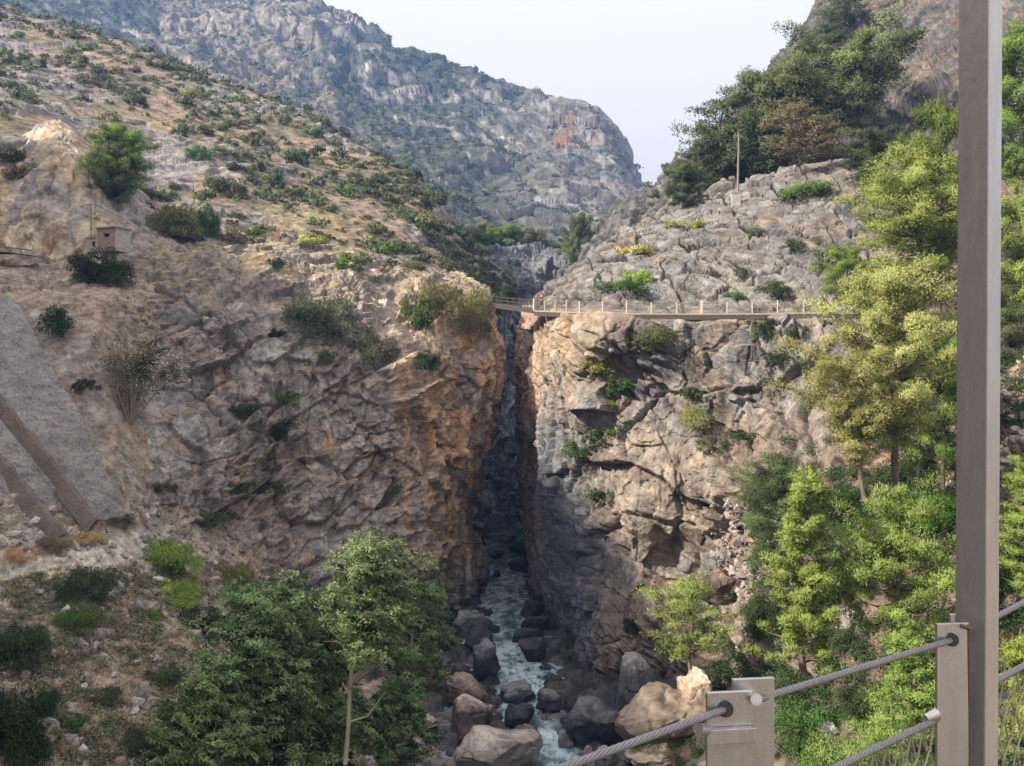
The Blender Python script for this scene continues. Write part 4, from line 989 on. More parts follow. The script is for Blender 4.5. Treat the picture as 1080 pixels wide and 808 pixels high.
pr, nr, sr, g4 = scatter('ridge', 420, lambda p, n, s: (s[:, 0] > 600) & (s[:, 1] > -10), lambda p, n, s: sstep(-.1, .35, fbm(p/10, 3, 780))*(.2+n[:, 2]), 9)
clump_stuff('ridge_scrub', [(a, g4.uniform(.8, 2.6)) for a in pr], 70, .2, .1, LM['scrub'])
# dry grass
def grass(name, pts, per, H, mat):
    n = len(pts)*per; c = np.repeat(pts, per, 0)+RNG.normal(size=(n, 3))*np.array([.22, .22, 0]); d = unit(np.array([0, 0, 1.])+.45*RNG.normal(size=(n, 3)))
    o = link(name, lmesh(name, [leaves(c, d, H*RNG.uniform(.4, 1.2, n), .06, tints(n, .25))]), mat); tag(o, kind='stuff')
pg, _, sg, _ = scatter('riverside_slope', 3800, lambda p, n, s: (s[:, 0] > -30) & (s[:, 0] < 420) & (n[:, 2] > .35), lambda p, n, s: sstep(-.1, .35, fbm(p/5, 3, 781))*(.35+sstep(600, 560, s[:, 1])+.6*sstep(640, 680, s[:, 1])), 12)
grass('dry_grass', pg, 10, .55, LM['straw'])
ph, _, _, _ = scatter('left_cliff', 2600, lambda p, n, s: (n[:, 2] > .5), lambda p, n, s: sstep(-.1, .3, fbm(p/5, 3, 782)), 13)
grass('crest_grass', ph, 8, .45, LM['straw'])
pb, _, sb_, g5 = scatter('riverside_slope', 2600, lambda p, n, s: (s[:, 0] > -30) & (s[:, 0] < 330) & (s[:, 1] > 600), lambda p, n, s: sstep(-.2, .3, fbm(p/5, 3, 783))+.12, 14)
clump_stuff('bank_scrub', [(a, g5.uniform(.4, 1.5)) for a in pb[::2]], 80, .18, .05, LM['dry'])
clump_stuff('bank_herbs', [(a, g5.uniform(.4, 1.4)) for a in pb[1::2]], 80, .17, .06, LM['grey'])
pu, _, su, g6 = scatter('right_cliff', 900, lambda p, n, s: (s[:, 0] > 800) & (s[:, 1] > 500-.6*(s[:, 0]-800)) & (s[:, 0] < 1330) & (s[:, 1] > 345), lambda p, n, s: 1*(s[:, 1] > 500)+.22, 15)
pu2, _, su2, _ = scatter('right_bank', 760, lambda p, n, s: (s[:, 0] > 730) & (s[:, 0] < 1330), lambda p, n, s: 1+0*s[:, 0], 16)
clump_stuff('undergrowth', [(a, g6.uniform(.9, 2.6)) for a in pu]+[(a, g6.uniform(.7, 2.0)) for a in pu2], 420, .085, .045, LM['undergrowth'], .85)
# loose stones
def stones(name, pts, lo, hi, mat):
    t = (1+5**.5)/2; I = np.array([(-1,t,0),(1,t,0),(-1,-t,0),(1,-t,0),(0,-1,t),(0,1,t),(0,-1,-t),(0,1,-t),(t,0,-1),(t,0,1),(-t,0,-1),(-t,0,1)])/1.9
    Fc = np.array([(0,11,5),(0,5,1),(0,1,7),(0,7,10),(0,10,11),(1,5,9),(5,11,4),(11,10,2),(10,7,6),(7,1,8),(3,9,4),(3,4,2),(3,2,6),(3,6,8),(3,8,9),(4,9,5),(2,4,11),(6,2,10),(8,6,7),(9,8,1)])
    n = len(pts); s = lo*(hi/lo)**(RNG.uniform(0, 1, n)**2.2); V = I[None]*(1+.28*RNG.normal(size=(n, 12, 1)))*RNG.uniform(.6, 1.3, (n, 1, 3))*s[:, None, None]+pts[:, None]
    me = mesh_np(name, V.reshape(-1, 3), (Fc[None]+12*np.arange(n)[:, None, None]).reshape(-1, 3), 'albedo', np.repeat(mix(BROWN, LIME*1.2, RNG.uniform(0, 1, n)), 12, 0), smooth=False)
    tag(link(name, me, mat), kind='stuff')
p1, _, _, _ = scatter('riverside_slope', 5200, lambda p, n, s: (s[:, 0] > -30) & (s[:, 0] < 440) & (s[:, 1] > 500), lambda p, n, s: sstep(-.2, .3, fbm(p/4, 3, 784))+.1, 17)
p2, _, _, _ = scatter('right_cliff', 1500, lambda p, n, s: (s[:, 0] > 720) & (s[:, 0] < 815) & (s[:, 1] > 535) & (s[:, 1] < 660), lambda p, n, s: sstep(40, 10, np.abs(s[:, 0]-770+.35*(s[:, 1]-590))), 18)
p3, _, _, _ = scatter('right_cliff', 2600, lambda p, n, s: (s[:, 0] > 950) & (s[:, 1] > 380) & (s[:, 1] < 520), lambda p, n, s: 1+0*s[:, 0], 19)
stones('rubble', np.concatenate([p1, p2]), .08, .55, M_ROCK); stones('scree', p3, .07, .5, M_ROCK)
# ------------------------------------------------------------------ boulders
import bmesh
def boulder_mesh(seed, an):
    bm = bmesh.new(); bmesh.ops.create_icosphere(bm, subdivisions=6, radius=1); V = np.array([v.co[:] for v in bm.verts]); Fc = np.array([[v.index for v in f.verts] for f in bm.faces]); bm.free()
    g = np.random.default_rng(seed)
    p = V*np.array(an)
    for k in range(26):                                                # broken faces: cut the ball with random planes
        n = unit(g.normal(size=3)); off = g.uniform(.44, .82)
        s = np.maximum(p@n-off, 0); p = p-s[:, None]*n*.93
    h, c, r, d1 = blocks(p+seed*7.7, .62, 1000+seed, tilt=1.2, crack=.12); n = unit(p)
    p = p+n*(.07*h-.04*(1-c)*sstep(-.2, .3, fbm(p*1.5+seed, 2, 5))+.10*fbm(p*1.3+seed*3, 3, 7)+.06*fbm(p*4+seed, 5, 8)+.07*ridged(p*2.2+seed, 5, 9))[:, None]
    col = np.clip(.85+.5*fbm(p*2.2+seed, 4, 10)+.25*(r-.5), .5, 1.4)
    return mesh_np('boulder', p, Fc, 'albedo', np.repeat(col[:, None], 3, 1))
BOUL = [boulder_mesh(k, an) for k, an in enumerate([(1, .9, .8), (1, 1, .7), (1, .8, .95), (1.1, .8, .65), (.9, .9, .9), (1.2, .9, .7)])]
def boulder_mat(name, base, top):
    """wet or stained below, paler dry crown above the flood line"""
    m, nt, b = new_mat(name); at = nt.nodes.new('ShaderNodeAttribute'); at.attribute_name = 'albedo'
    tc = nt.nodes.new('ShaderNodeTexCoord'); sp = nt.nodes.new('ShaderNodeSeparateXYZ'); nt.links.new(tc.outputs['Object'], sp.inputs[0])
    n = noise_node(nt, 1.6, 8, .65); ad = nt.nodes.new('ShaderNodeMath'); ad.operation = 'ADD'; nt.links.new(sp.outputs[2], ad.inputs[0]); nt.links.new(n.outputs[0], ad.inputs[1])
    r = ramp(nt, ad.outputs[0], [(.72, 0.0), (1.1, 1.0)])
    c = mixc(nt, 'MIX', r.outputs[0], base, top); n2 = noise_node(nt, 6, 10, .7); r2 = ramp(nt, n2.outputs[0], [(.3, .65), (.7, 1.3)])
    c = mixc(nt, 'MULTIPLY', 1.0, mixc(nt, 'MULTIPLY', 1.0, c, r2.outputs[0]), at.outputs['Color']); nt.links.new(c, b.inputs['Base Color'])
    b.inputs['Roughness'].default_value = .8; b.inputs['Specular IOR Level'].default_value = .3
    bp = nt.nodes.new('ShaderNodeBump'); bp.inputs['Strength'].default_value = .5; bp.inputs['Distance'].default_value = .12
    n3 = noise_node(nt, 4, 12, .72); nt.links.new(n3.outputs[0], bp.inputs['Height']); nt.links.new(bp.outputs[0], b.inputs['Normal']); return m
BM = {'dark': boulder_mat('wet_dark_rock', (.028, .028, .033), (.055, .053, .057)), 'slate': boulder_mat('slate_rock', (.04, .04, .046), (.17, .165, .165)),
      'grey': boulder_mat('grey_rock', (.17, .165, .165), (.31, .295, .285)), 'brown': boulder_mat('brown_rock', (.10, .07, .06), (.23, .17, .14)),
      'pink': boulder_mat('pinkish_rock', (.08, .06, .06), (.40, .31, .28)), 'tan': boulder_mat('tan_rock', (.33, .25, .195), (.46, .36, .28)), 'pale': boulder_mat('pale_rock', (.26, .225, .205), (.54, .48, .43))}
def boulder(px, py, w, h, mat, label, D=None, sink=.25, dy=.8):
    """boulder whose visible lower edge is at pixel row py, w x h pixels"""
    p, n = ground_at(px, py)
    if D: p = P(px, py, D)
    k = p[1]/F; i = RNG.integers(len(BOUL)); o = bpy.data.objects.new('boulder', BOUL[i]); COL.objects.link(o); set_mat(o, BM[mat])
    hh = h*k*(1+sink); o.scale = (w*k/1.85, w*k/1.85*dy, hh/1.5); o.rotation_euler = (RNG.uniform(-.15, .15), RNG.uniform(-.15, .15), RNG.uniform(0, 6.28))
    o.location = (p[0], p[1]+w*k*.22, p[2]+h*k*.5-hh*sink*.5); tag(o, label, 'boulder')
for a in [
 (492, 668, 38, 26, 'grey', 'pale grey rounded boulder at the foot of the orange gorge wall'),
 (468, 682, 36, 26, 'dark', 'dark boulder left of the pale grey one under the gorge wall'),
 (506, 688, 48, 26, 'dark', 'flat dark slab between the pale grey boulder and the water'),
 (513, 716, 46, 40, 'slate', 'dark boulder with a grey top on the left edge of the rapids'),
 (484, 722, 34, 22, 'dark', 'dark boulder left of the grey-topped one'),
 (466, 712, 30, 20, 'slate', 'slate boulder farther left below the gorge wall'),
 (448, 726, 52, 44, 'pink', 'pinkish boulder by the small leaning green tree'),
 (486, 744, 54, 34, 'brown', 'reddish-brown boulder in the middle of the left bank'),
 (496, 776, 72, 42, 'pink', 'pink and dark boulder behind the big pale one'),
 (448, 776, 40, 26, 'pink', 'small pinkish boulder left of the pink and dark one'),
 (520, 822, 128, 52, 'pale', 'biggest pale boulder at the bottom edge, flat sloping top'),
 (548, 768, 52, 26, 'dark', 'dark rounded boulder standing in the shallow water'),
 (556, 792, 44, 30, 'brown', 'brown boulder right behind the biggest pale one'),
 (545, 742, 60, 20, 'slate', 'low slate boulder across the foot of the rapids'),
 (580, 750, 40, 22, 'slate', 'slate boulder right of the low one at the rapids foot'),
 (604, 752, 28, 20, 'dark', 'dark boulder touching the right buttress'),
 (625, 788, 78, 52, 'slate', 'large dark boulder below the right buttress'),
 (655, 790, 40, 42, 'dark', 'dark boulder leaning on the large one, right side'),
 (598, 790, 30, 20, 'grey', 'grey stone in the water left of the large dark boulder'),
 (562, 650, 40, 18, 'dark', 'upper of the dark boulders on the right of the rapids'),
 (566, 668, 42, 20, 'dark', 'second dark boulder down on the right of the rapids'),
 (552, 678, 40, 14, 'dark', 'low dark rock in the middle of the rapids'),
 (563, 698, 44, 26, 'dark', 'third dark boulder down on the right of the rapids'),
 (570, 636, 24, 14, 'slate', 'slate rock at the foot of the grey gorge wall'),
 (522, 668, 14, 10, 'dark', 'small dark stone in the white water'),
 (524, 609, 14, 8, 'dark', 'tiny dark stone in the upper pool'),
 (546, 602, 30, 12, 'dark', 'dark rock at the head of the pool'),
 (520, 590, 30, 10, 'slate', 'flat rock upstream on the left in the shaded gorge'),
 (548, 584, 34, 12, 'dark', 'dark rock upstream in the middle of the shaded gorge'),
 (535, 572, 30, 10, 'slate', 'farthest rock visible up the shaded gorge'),
 (702, 792, 128, 66, 'tan', 'huge tan boulder under the feathery pine'),
 (742, 762, 76, 52, 'tan', 'tan boulder right of the huge one, partly in shade'),
 (690, 818, 84, 26, 'tan', 'tan boulder at the bottom edge behind the cable'),
 (668, 745, 50, 60, 'grey', 'tall grey rock against the right cliff above the dark boulders'),
 (895, 674, 44, 40, 'pale', 'pale angular boulder among the green pines'),
 (724, 604, 34, 24, 'grey', 'grey boulder at the top of the rubble chute'),
 (755, 600, 34, 26, 'grey', 'grey block on the right of the rubble chute'),
 (742, 570, 36, 22, 'brown', 'brown block high in the rubble chute'),
 (768, 640, 70, 44, 'brown', 'wide brown boulder below the rubble chute'),
 (720, 640, 40, 26, 'brown', 'brown rock left below the rubble chute'),
 (418, 806, 50, 26, 'slate', 'slate boulder at the bottom edge left of the pool'),
 (392, 800, 40, 30, 'pink', 'purplish boulder among the driftwood branches'),
 (875, 782, 26, 22, 'grey', 'grey stone in the dark bushes between the posts'),
 (640, 808, 40, 20, 'grey', 'grey boulder at the bottom edge beside the cable'),
 ]: boulder(*a)

# ------------------------------------------------------------------ concrete slope on the left
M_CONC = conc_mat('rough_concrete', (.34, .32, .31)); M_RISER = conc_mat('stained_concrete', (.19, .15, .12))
def concrete_slope():
    r = empty('concrete_slope', P(60, 440, 89.2)); tag(r, 'stepped grey concrete slope with brown stained walls at the left edge', 'concrete slope'); off = P(60, 440, 89.2)
    def tilt(poly, nx):
        return [P(*q)-off for q in poly]
    def slab(poly, th):
        top = np.array(tilt(poly, 0)); n = np.cross(top[1]-top[0], top[2]-top[0]); n = n/np.linalg.norm(n); n = n if n[2] > 0 else -n
        bm = bmesh.new(); vs = [bm.verts.new(v) for v in top]; f = bm.faces.new(vs)
        bmesh.ops.triangulate(bm, faces=[f]); bmesh.ops.subdivide_edges(bm, edges=bm.edges[:], cuts=5, use_grid_fill=True)
        bmesh.ops.subdivide_edges(bm, edges=bm.edges[:], cuts=7, use_grid_fill=True)
        e = bmesh.ops.extrude_face_region(bm, geom=bm.faces[:]); lo = [v for v in e['geom'] if isinstance(v, bmesh.types.BMVert)]
        for v in lo: v.co -= Vector(n*th)
        los = set(lo); V = np.array([v.co[:] for v in bm.verts]); d = .35*fbm(V/2.5, 4, 1201)+.30*fbm(V/.6, 4, 1202)
        for v, q in zip(bm.verts, d):
            if v not in los: v.co += Vector(n*q)
        bmesh.ops.recalc_face_normals(bm, faces=bm.faces[:]); me = bpy.data.meshes.new('slab'); bm.to_mesh(me); bm.free(); link('slab', me, M_CONC, r)
    slab([(-70, 282, 104.2), (-2, 308, 101.2), (20, 322, 99.2), (62, 402, 93.2), (90, 446, 90.2), (133, 542, 86.0), (100, 551, 84.5), (52, 488, 86.7), (0, 424, 90.7), (-85, 325, 98.2)], 3.2)
    slab([(-60, 385, 93.2), (0, 442, 89.2), (52, 506, 85.2), (90, 560, 83.5), (66, 564, 83.0), (30, 522, 83.7), (-2, 484, 86.2), (-60, 430, 89.2)], 3.0)
    slab([(-60, 450, 87.2), (0, 506, 84.2), (40, 572, 82.0), (14, 580, 81.0), (-60, 520, 81.2)], 3.0)
    def riser(a, b, th):
        mb = MB(); A = np.array([P(*q) for q in a])-off; B = np.array([P(*q) for q in b])-off; t = np.linspace(0.0, 1.0, 40); k = np.linspace(0, len(a)-1, 40)
        top = np.stack([np.interp(k, range(len(a)), A[:, c]) for c in range(3)], 1); bot = np.stack([np.interp(k, range(len(b)), B[:, c]) for c in range(3)], 1)
        out = np.array([-.35, -.25, 0]); top = top+.10*fbm(top/.7, 3, 1210)[:, None]*np.array([1, 1, 1.5])
        L = np.concatenate([top, bot, bot+out*-th, top+out*-th+np.array([0, 0, .0])]); n = 40; Q = []
        for s in range(4):
            for i in range(n-1): Q.append([s*n+i, s*n+i+1, ((s+1) % 4)*n+i+1, ((s+1) % 4)*n+i])
        mb.add(L, Q); mb.build('retaining_wall', M_RISER, r)
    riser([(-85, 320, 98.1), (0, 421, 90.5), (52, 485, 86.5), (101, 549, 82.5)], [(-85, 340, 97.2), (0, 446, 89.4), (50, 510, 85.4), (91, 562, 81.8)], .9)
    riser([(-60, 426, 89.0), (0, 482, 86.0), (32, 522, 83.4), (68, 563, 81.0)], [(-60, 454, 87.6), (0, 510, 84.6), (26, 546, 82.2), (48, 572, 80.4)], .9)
concrete_slope()

# ------------------------------------------------------------------ small ruined building, power line, road
M_PLASTER = plain_mat('weathered_plaster', (.30, .215, .16), .95, 0, 2, .35, .2); M_WHITE = plain_mat('limewash', (.36, .33, .31), .95, 0, 2, .3, .1)
M_ROOF = plain_mat('roof_slab', (.26, .245, .235), .9, 0, 3, .2, .2); M_HOLE = plain_mat('painted_dark_interior', (.02, .02, .02), .9, 0, 3, .1, 0)  # near-black panels painted in place of the unlit interior
def building():
    D = 117; b = P(120, 262, D); k = D/F; r = empty('ruined_building', b, 0.0); r.scale = (.82, .82, .82); tag(r, 'small flat-roofed ruined building behind the round dark bush, below the cream rock face', 'building')
    th = math.radians(-22); ax = np.array([[math.cos(th), math.sin(th), 0], [-math.sin(th), math.cos(th), 0], [0, 0, 1]])
    T = lambda x, y, z: np.array([x, y, z])@ax
    W, Dp, H = 3.0, 2.6, 2.7
    def wall_with_hole(name, x0, x1, z1, hole, y, mat):
        mb = MB(); hx0, hx1, hz0, hz1 = hole
        for (a, c, e, f) in ((x0, hx0, -.6, z1), (hx1, x1, -.6, z1), (hx0, hx1, -.6, hz0), (hx0, hx1, hz1, z1)): mb.box(T((a+c)/2, y, (e+f)/2), (c-a, .25, f-e), ax)
        return mb.build(name, mat, r)
    wall_with_hole('front_wall', -1.6, 1.5, H, (-.55, .55, 1.45, 2.0), -Dp/2, M_PLASTER)
    MB().box(T(1.63, 0, 1.05), (.25, Dp+.2, 3.3), ax).build('side_wall', M_WHITE, r)
    MB().box(T(-1.73, 0, 1.05), (.24, Dp+.2, 3.3), ax).build('side_wall', M_WHITE, r)
    MB().box(T(0, Dp/2, 1.05), (3.1, .25, 3.3), ax).build('back_wall', M_PLASTER, r)
    MB().box(T(0, 0, H+.13), (3.9, Dp+.7, .22), ax).build('roof', M_ROOF, r)
    MB().box(T(0, -Dp/2+.30, 1.72), (1.1, .02, .55), ax).build('window', M_HOLE, r)
    # the low annexe on the left
    wall_with_hole('annexe_wall', -4.3, -1.87, 1.5, (-3.3, -2.7, .3, 1.05), -.7, M_WHITE)
    MB().box(T(-4.2, .35, .45), (.2, 1.84, 2.1), ax).build('annexe_wall', M_WHITE, r)
    MB().box(T(-3.1, .2, 1.62), (2.7, 2.3, .18), ax).build('annexe_roof', M_ROOF, r)
    MB().box(T(-3.0, -.52, .67), (.6, .02, .75), ax).build('window', M_HOLE, r)
building()
M_STEEL = plain_mat('grey_galvanised', (.16, .155, .15), .6, .3, 3, .15, 0); M_WIRE = plain_mat('black_wire', (.03, .03, .03), .6, 0, 3, .1, 0)
p0 = P(96, 247, 122); r = empty('wire_pole', p0); tag(r, 'thin post with a bent top pipe behind the ruined building', 'pole')
MB().tube([(0, 0, -1), (0, 0, 3.7)], .07, 6).build('post', M_STEEL, r)
MB().tube([(-1.3, 0, 3.25), (-.9, 0, 3.62), (.5, 0, 3.66), (2.5, .2, 2.6)], .06, 6).build('pipe', M_STEEL, r)
for k, (q0, q1, lb) in enumerate([(P(150, 236, 120), P(345, 262, 135), 'upper of two thin black cables sagging past the olive-yellow tree'), (P(150, 243, 120), P(340, 264, 134), 'lower of two thin black cables sagging past the olive-yellow tree')]):
    t = np.linspace(0, 1, 24)[:, None]; pts = np.array(q0)*(1-t)+np.array(q1)*t; pts[:, 2] -= (1.2*4*t*(1-t))[:, 0]
    tag(MB().tube(pts, .025, 5).build('power_cable', M_WIRE), lb, 'cable')
def road():
    pts = [P(-120, 268, 124), P(-40, 270, 122.5), P(10, 270, 121.5), P(40, 274, 120)]; mb = MB(); L = []
    for q in pts: L += [q+np.array([0, -1.4, .35]), q+np.array([0, 1.6, .4])]
    mb.add(L, [[2*i, 2*i+2, 2*i+3, 2*i+1] for i in range(3)]); tag(mb.build('road', plain_mat('asphalt', (.06, .06, .068), .9, 0, 2, .2, .1)), kind='structure')
    g = empty('guard_rail', pts[0]); tag(g, 'low dark guard rail along the short stretch of road at the left edge', 'guard rail'); mb = MB(); o = pts[0]
    mb.tube([q-o+np.array([0, -1.45, .95]) for q in pts], .09, 6); mb.build('rail', M_STEEL, g)
    for t in np.linspace(0, 1, 9):
        k = t*3; i = min(int(k), 2); q = pts[i]+(pts[i+1]-pts[i])*(k-i)-o; MB().tube([q+np.array([0, -1.45, .2]), q+np.array([0, -1.45, .95])], .05, 5).build('post', M_STEEL, g)
road()

# ------------------------------------------------------------------ walkway on the cliff and the bridge across the gorge
M_DECK = plain_mat('deck_concrete', (.27, .235, .20), .9, 0, 2.5, .25, .2); M_POST = plain_mat('concrete_post', (.44, .38, .32), .9, 0, 3, .2, .1)
M_BEAM = plain_mat('rusty_beam', (.065, .052, .044), .85, .1, 3, .35, .1); M_GALV = plain_mat('galvanised_mesh', (.17, .155, .14), .55, .4, 6, .1, 0)
def strip(mb, pts, w, z0, z1, off=0.0):
    """a strip of width w along pts between heights z0..z1, shifted sideways by off towards the gorge"""
    pts = np.array(pts); t = np.gradient(pts, axis=0); t[:, 2] = 0; t = unit(t); s = np.cross(t, [0, 0, 1]); s = np.where(s[:, 1:2] > 0, -s, s); n = len(pts)
    a = pts+s*(off+w); b = pts+s*off; Z = np.array([0, 0, 1.])
    L = np.concatenate([a+Z*z0, b+Z*z0, b+Z*z1, a+Z*z1]); Q = [[k*n+i, k*n+i+1, ((k+1) % 4)*n+i+1, ((k+1) % 4)*n+i] for k in range(4) for i in range(n-1)]
    return mb.add(L, Q+[[0, n, 2*n, 3*n], [n-1, 4*n-1, 3*n-1, 2*n-1]])
WP = [(571, 327.5, 112.3), (620, 329.5, 103), (680, 331, 100.5), (731, 331.5, 99.5), (798, 331, 98), (860, 330, 96), (905, 330, 94.5), (1004, 331, 90), (1085, 331, 85)]
WPT = np.array([P(*q) for q in WP])
def along(pts, step):
    d = np.concatenate([[0], np.cumsum(np.linalg.norm(np.diff(pts, axis=0), axis=1))]); n = max(2, int(round(d[-1]/step))+1); t = np.linspace(0, d[-1], n)
    return np.stack([np.interp(t, d, pts[:, k]) for k in range(3)], 1)
def railing_on(root, o, pts, off, step, height, posts, thick, panel_mat, fat=()):
    q = along(pts, step); t = np.gradient(q, axis=0); t[:, 2] = 0; t = unit(t); s = np.cross(t, [0, 0, 1]); s = np.where(s[:, 1:2] > 0, -s, s); e = q+s*off-o
    for i, p in enumerate(e):
        f = .30 if i in fat else thick; hgt = height*(1.18 if i in fat else 1.0+.12*((i*7) % 3 == 0))
        MB().box(p+np.array([0, 0, hgt/2]), (f, f, hgt), np.stack([t[i], s[i], [0, 0, 1]])).build('post', posts, root)
    for i in range(len(e)-1):
        a, b = e[i], e[i+1]; mb = MB(); L = np.linalg.norm(b-a)
        for z in (.12, .52, height*.93): mb.tube([a+np.array([0, 0, z]), b+np.array([0, 0, z])], .025, 5, cap=False)
        for k in range(1, max(2, int(L/.16)) if panel_mat is M_GALV else 1):
            c = a+(b-a)*k/int(L/.16); mb.tube([c+np.array([0, 0, .12]), c+np.array([0, 0, height*.93])], .010, 4, cap=False)
        mb.build('railing_panel', panel_mat, root)
def walkway():
    o = WPT[0].copy(); r = empty('walkway', o); tag(r, 'narrow concrete walkway with post-and-mesh railing clinging to the right cliff', 'walkway'); R0 = WPT-o
    fine = along(R0, 1.5); fine[:, 2] += .05*np.sin(np.arange(len(fine))*1.3)*0
    strip(MB(), fine, 2.0, -.16, 0.0, -1.0).build('deck', M_DECK, r); strip(MB(), fine, .16, -.62, -.163, .80).build('edge_beam', M_BEAM, r)
    for p in along(R0, 3.1)[1:]:
        mb = MB(); mb.box(p+np.array([0, 0, -.42]), (.16, 1.9, .18)); mb.tube([p+np.array([0, -.75, -.52]), p+np.array([0, .9, -1.6])], .07, 5); mb.build('bracket', M_BEAM, r)
    railing_on(r, o, WPT[:7], .86, 2.55, 1.12, M_POST, .13, M_GALV, fat=(0, 9))
    railing_on(r, o, WPT[6:], .86, 2.6, 1.05, M_POST, .11, M_GALV)
    q = P(713, 331.5, 99.6)-o; MB().box(q+np.array([0, .1, -1.35]), (.85, 1.2, 1.4)).build('pier', M_DECK, r)
walkway()
def bridge():
    a, b = P(509, 319, 141), P(568.5, 326.2, 112.9); o = b.copy(); r = empty('footbridge', o); tag(r, 'slim dark footbridge spanning the top of the narrow gorge', 'footbridge'); pts = along(np.array([a, b])-o, 1.5)
    strip(MB(), pts, 1.5, -.14, 0, -.75).build('deck', M_BEAM, r)
    for off in (.55, -.72): strip(MB(), pts, .17, -.48, -.143, off).build('girder', M_BEAM, r)
    railing_on(r, o, np.array([a, b]), .62, 2.9, 1.05, M_BEAM, .07, M_BEAM); railing_on(r, o, np.array([a, b]), -.68, 2.9, 1.05, M_BEAM, .07, M_BEAM)
bridge()
q = P(559, 336, 130); tag(MB().box((0, 0, -1.2), (1.3, 2.0, 2.2)).build('bridge_abutment', M_BEAM), 'concrete block on the gorge edge under the slim footbridge', 'abutment').location = q+np.array([0, 1.5, -1.3])

# ------------------------------------------------------------------ people on the walkway
M_SKIN = plain_mat('skin', (.45, .27, .19), .6, 0, 8, .05, 0); M_HAIR = plain_mat('hair', (.03, .02, .015), .7, 0, 20, .2, 0)
M_RED = plain_mat('red_shirt', (.15, .025, .03), .85, 0, 10, .1, 0); M_NAVY = plain_mat('dark_trousers', (.018, .022, .05), .9, 0, 10, .1, 0)
def skin_mesh(name, V, E, Rr, mat, parent):
    me = bpy.data.meshes.new(name); me.from_pydata(V, E, []); o = bpy.data.objects.new(name, me); COL.objects.link(o)
    m = o.modifiers.new('s', 'SKIN'); me.skin_vertices[0].data[0].use_root = True
    for i, q in enumerate(Rr): me.skin_vertices[0].data[i].radius = (q, q*.85)
    o.modifiers.new('u', 'SUBSURF').levels = 1
    dg = bpy.context.evaluated_depsgraph_get(); nm = bpy.data.meshes.new_from_object(o.evaluated_get(dg)); bpy.data.objects.remove(o)
    nm.polygons.foreach_set('use_smooth', np.ones(len(nm.polygons), bool)); nm.materials.clear(); return link(name, nm, mat, parent)
def person(loc, rz, label):
    r = empty('person', loc, rz); tag(r, label, 'person')
    V = [(0,0,.95),(0,0,1.2),(0,.01,1.42),(0,-.01,1.52),(0,-.02,1.63),(0,-.01,1.72), (.18,0,1.40),(.25,-.02,1.13),(.22,-.20,.98),(-.18,0,1.40),(-.26,-.02,1.13),(-.20,-.22,1.0),
         (.10,0,.90),(.11,-.02,.50),(.11,.02,.09),(.12,-.13,.04),(-.10,0,.90),(-.11,.05,.50),(-.11,.10,.09),(-.12,-.05,.04), (.19,-.29,.99), (-.17,-.31,1.02)]
    E = [(0,1),(1,2),(2,3),(3,4),(4,5),(2,6),(6,7),(7,8),(8,20),(2,9),(9,10),(10,11),(11,21),(0,12),(12,13),(13,14),(14,15),(0,16),(16,17),(17,18),(18,19)]
    skin_mesh('body', V, E, [.14,.13,.14,.055,.095,.07,.062,.045,.032,.062,.045,.032,.085,.06,.042,.035,.085,.06,.042,.035,.035,.035], M_SKIN, r)
    skin_mesh('shirt', V[:3]+[V[6], (.235,-.01,1.2), V[9], (-.24,-.01,1.2)], [(0,1),(1,2),(2,3),(3,4),(2,5),(5,6)], [.165,.155,.16,.085,.068,.085,.068], M_RED, r)
    skin_mesh('trousers', [V[0],V[12],V[13],(.11,.015,.14),V[16],V[17],(-.11,.095,.14)], [(0,1),(1,2),(2,3),(0,4),(4,5),(5,6)], [.165,.108,.082,.066,.108,.082,.066], M_NAVY, r)
    skin_mesh('hair', [(0,.03,1.66),(0,.0,1.73),(0,-.04,1.745)], [(0,1),(1,2)], [.095,.088,.06], M_HAIR, r)
    skin_mesh('nose', [(0,-.105,1.645),(0,-.125,1.62)], [(0,1)], [.012,.016], M_SKIN, r)
pa = WPT[5]+(WPT[6]-WPT[5])*.22
person(pa+np.array([0, -.1, 0]), .5, 'person in a red top and dark trousers on the walkway by the pines')
person(P(571.0, 326.2, 114.2)+np.array([0, 0, .05]), -.6, 'person in red behind the first railing post where bridge meets walkway')

# ------------------------------------------------------------------ utility pole on the rock dome
pb_, _ = ground_at(778, 203); r = empty('utility_pole', pb_-np.array([0, 0, .4])); tag(r, 'tall pale utility pole with a lamp arm before the ridge pines', 'utility pole'); k = pb_[1]/F; H = 62*k
MB().tube([(0, 0, 0), (.02*H, 0, H+.4)], [.17, .10], 8).build('pole', plain_mat('pale_concrete_pole', (.20, .19, .175), .9, 0, 3, .15, 0), r)
mb = MB(); mb.tube([(.016*H, 0, H*.80), (-.6, 0, H*.82), (-1.1, 0, H*.78)], .045, 5); mb.build('lamp_arm', M_STEEL, r); MB().box((-1.15, 0, H*.77), (.5, .2, .14)).build('lamp', M_STEEL, r)
pc, _ = ground_at(776, 214); cb = MB().box((0, 0, .7), (1.1, .6, 1.7)); cb.box((0, 0, 1.6), (1.25, .75, .12)); tag(cb.build('control_box', M_WHITE), 'small pale box at the foot of the utility pole', 'box').location = pc-np.array([0, 0, .3])

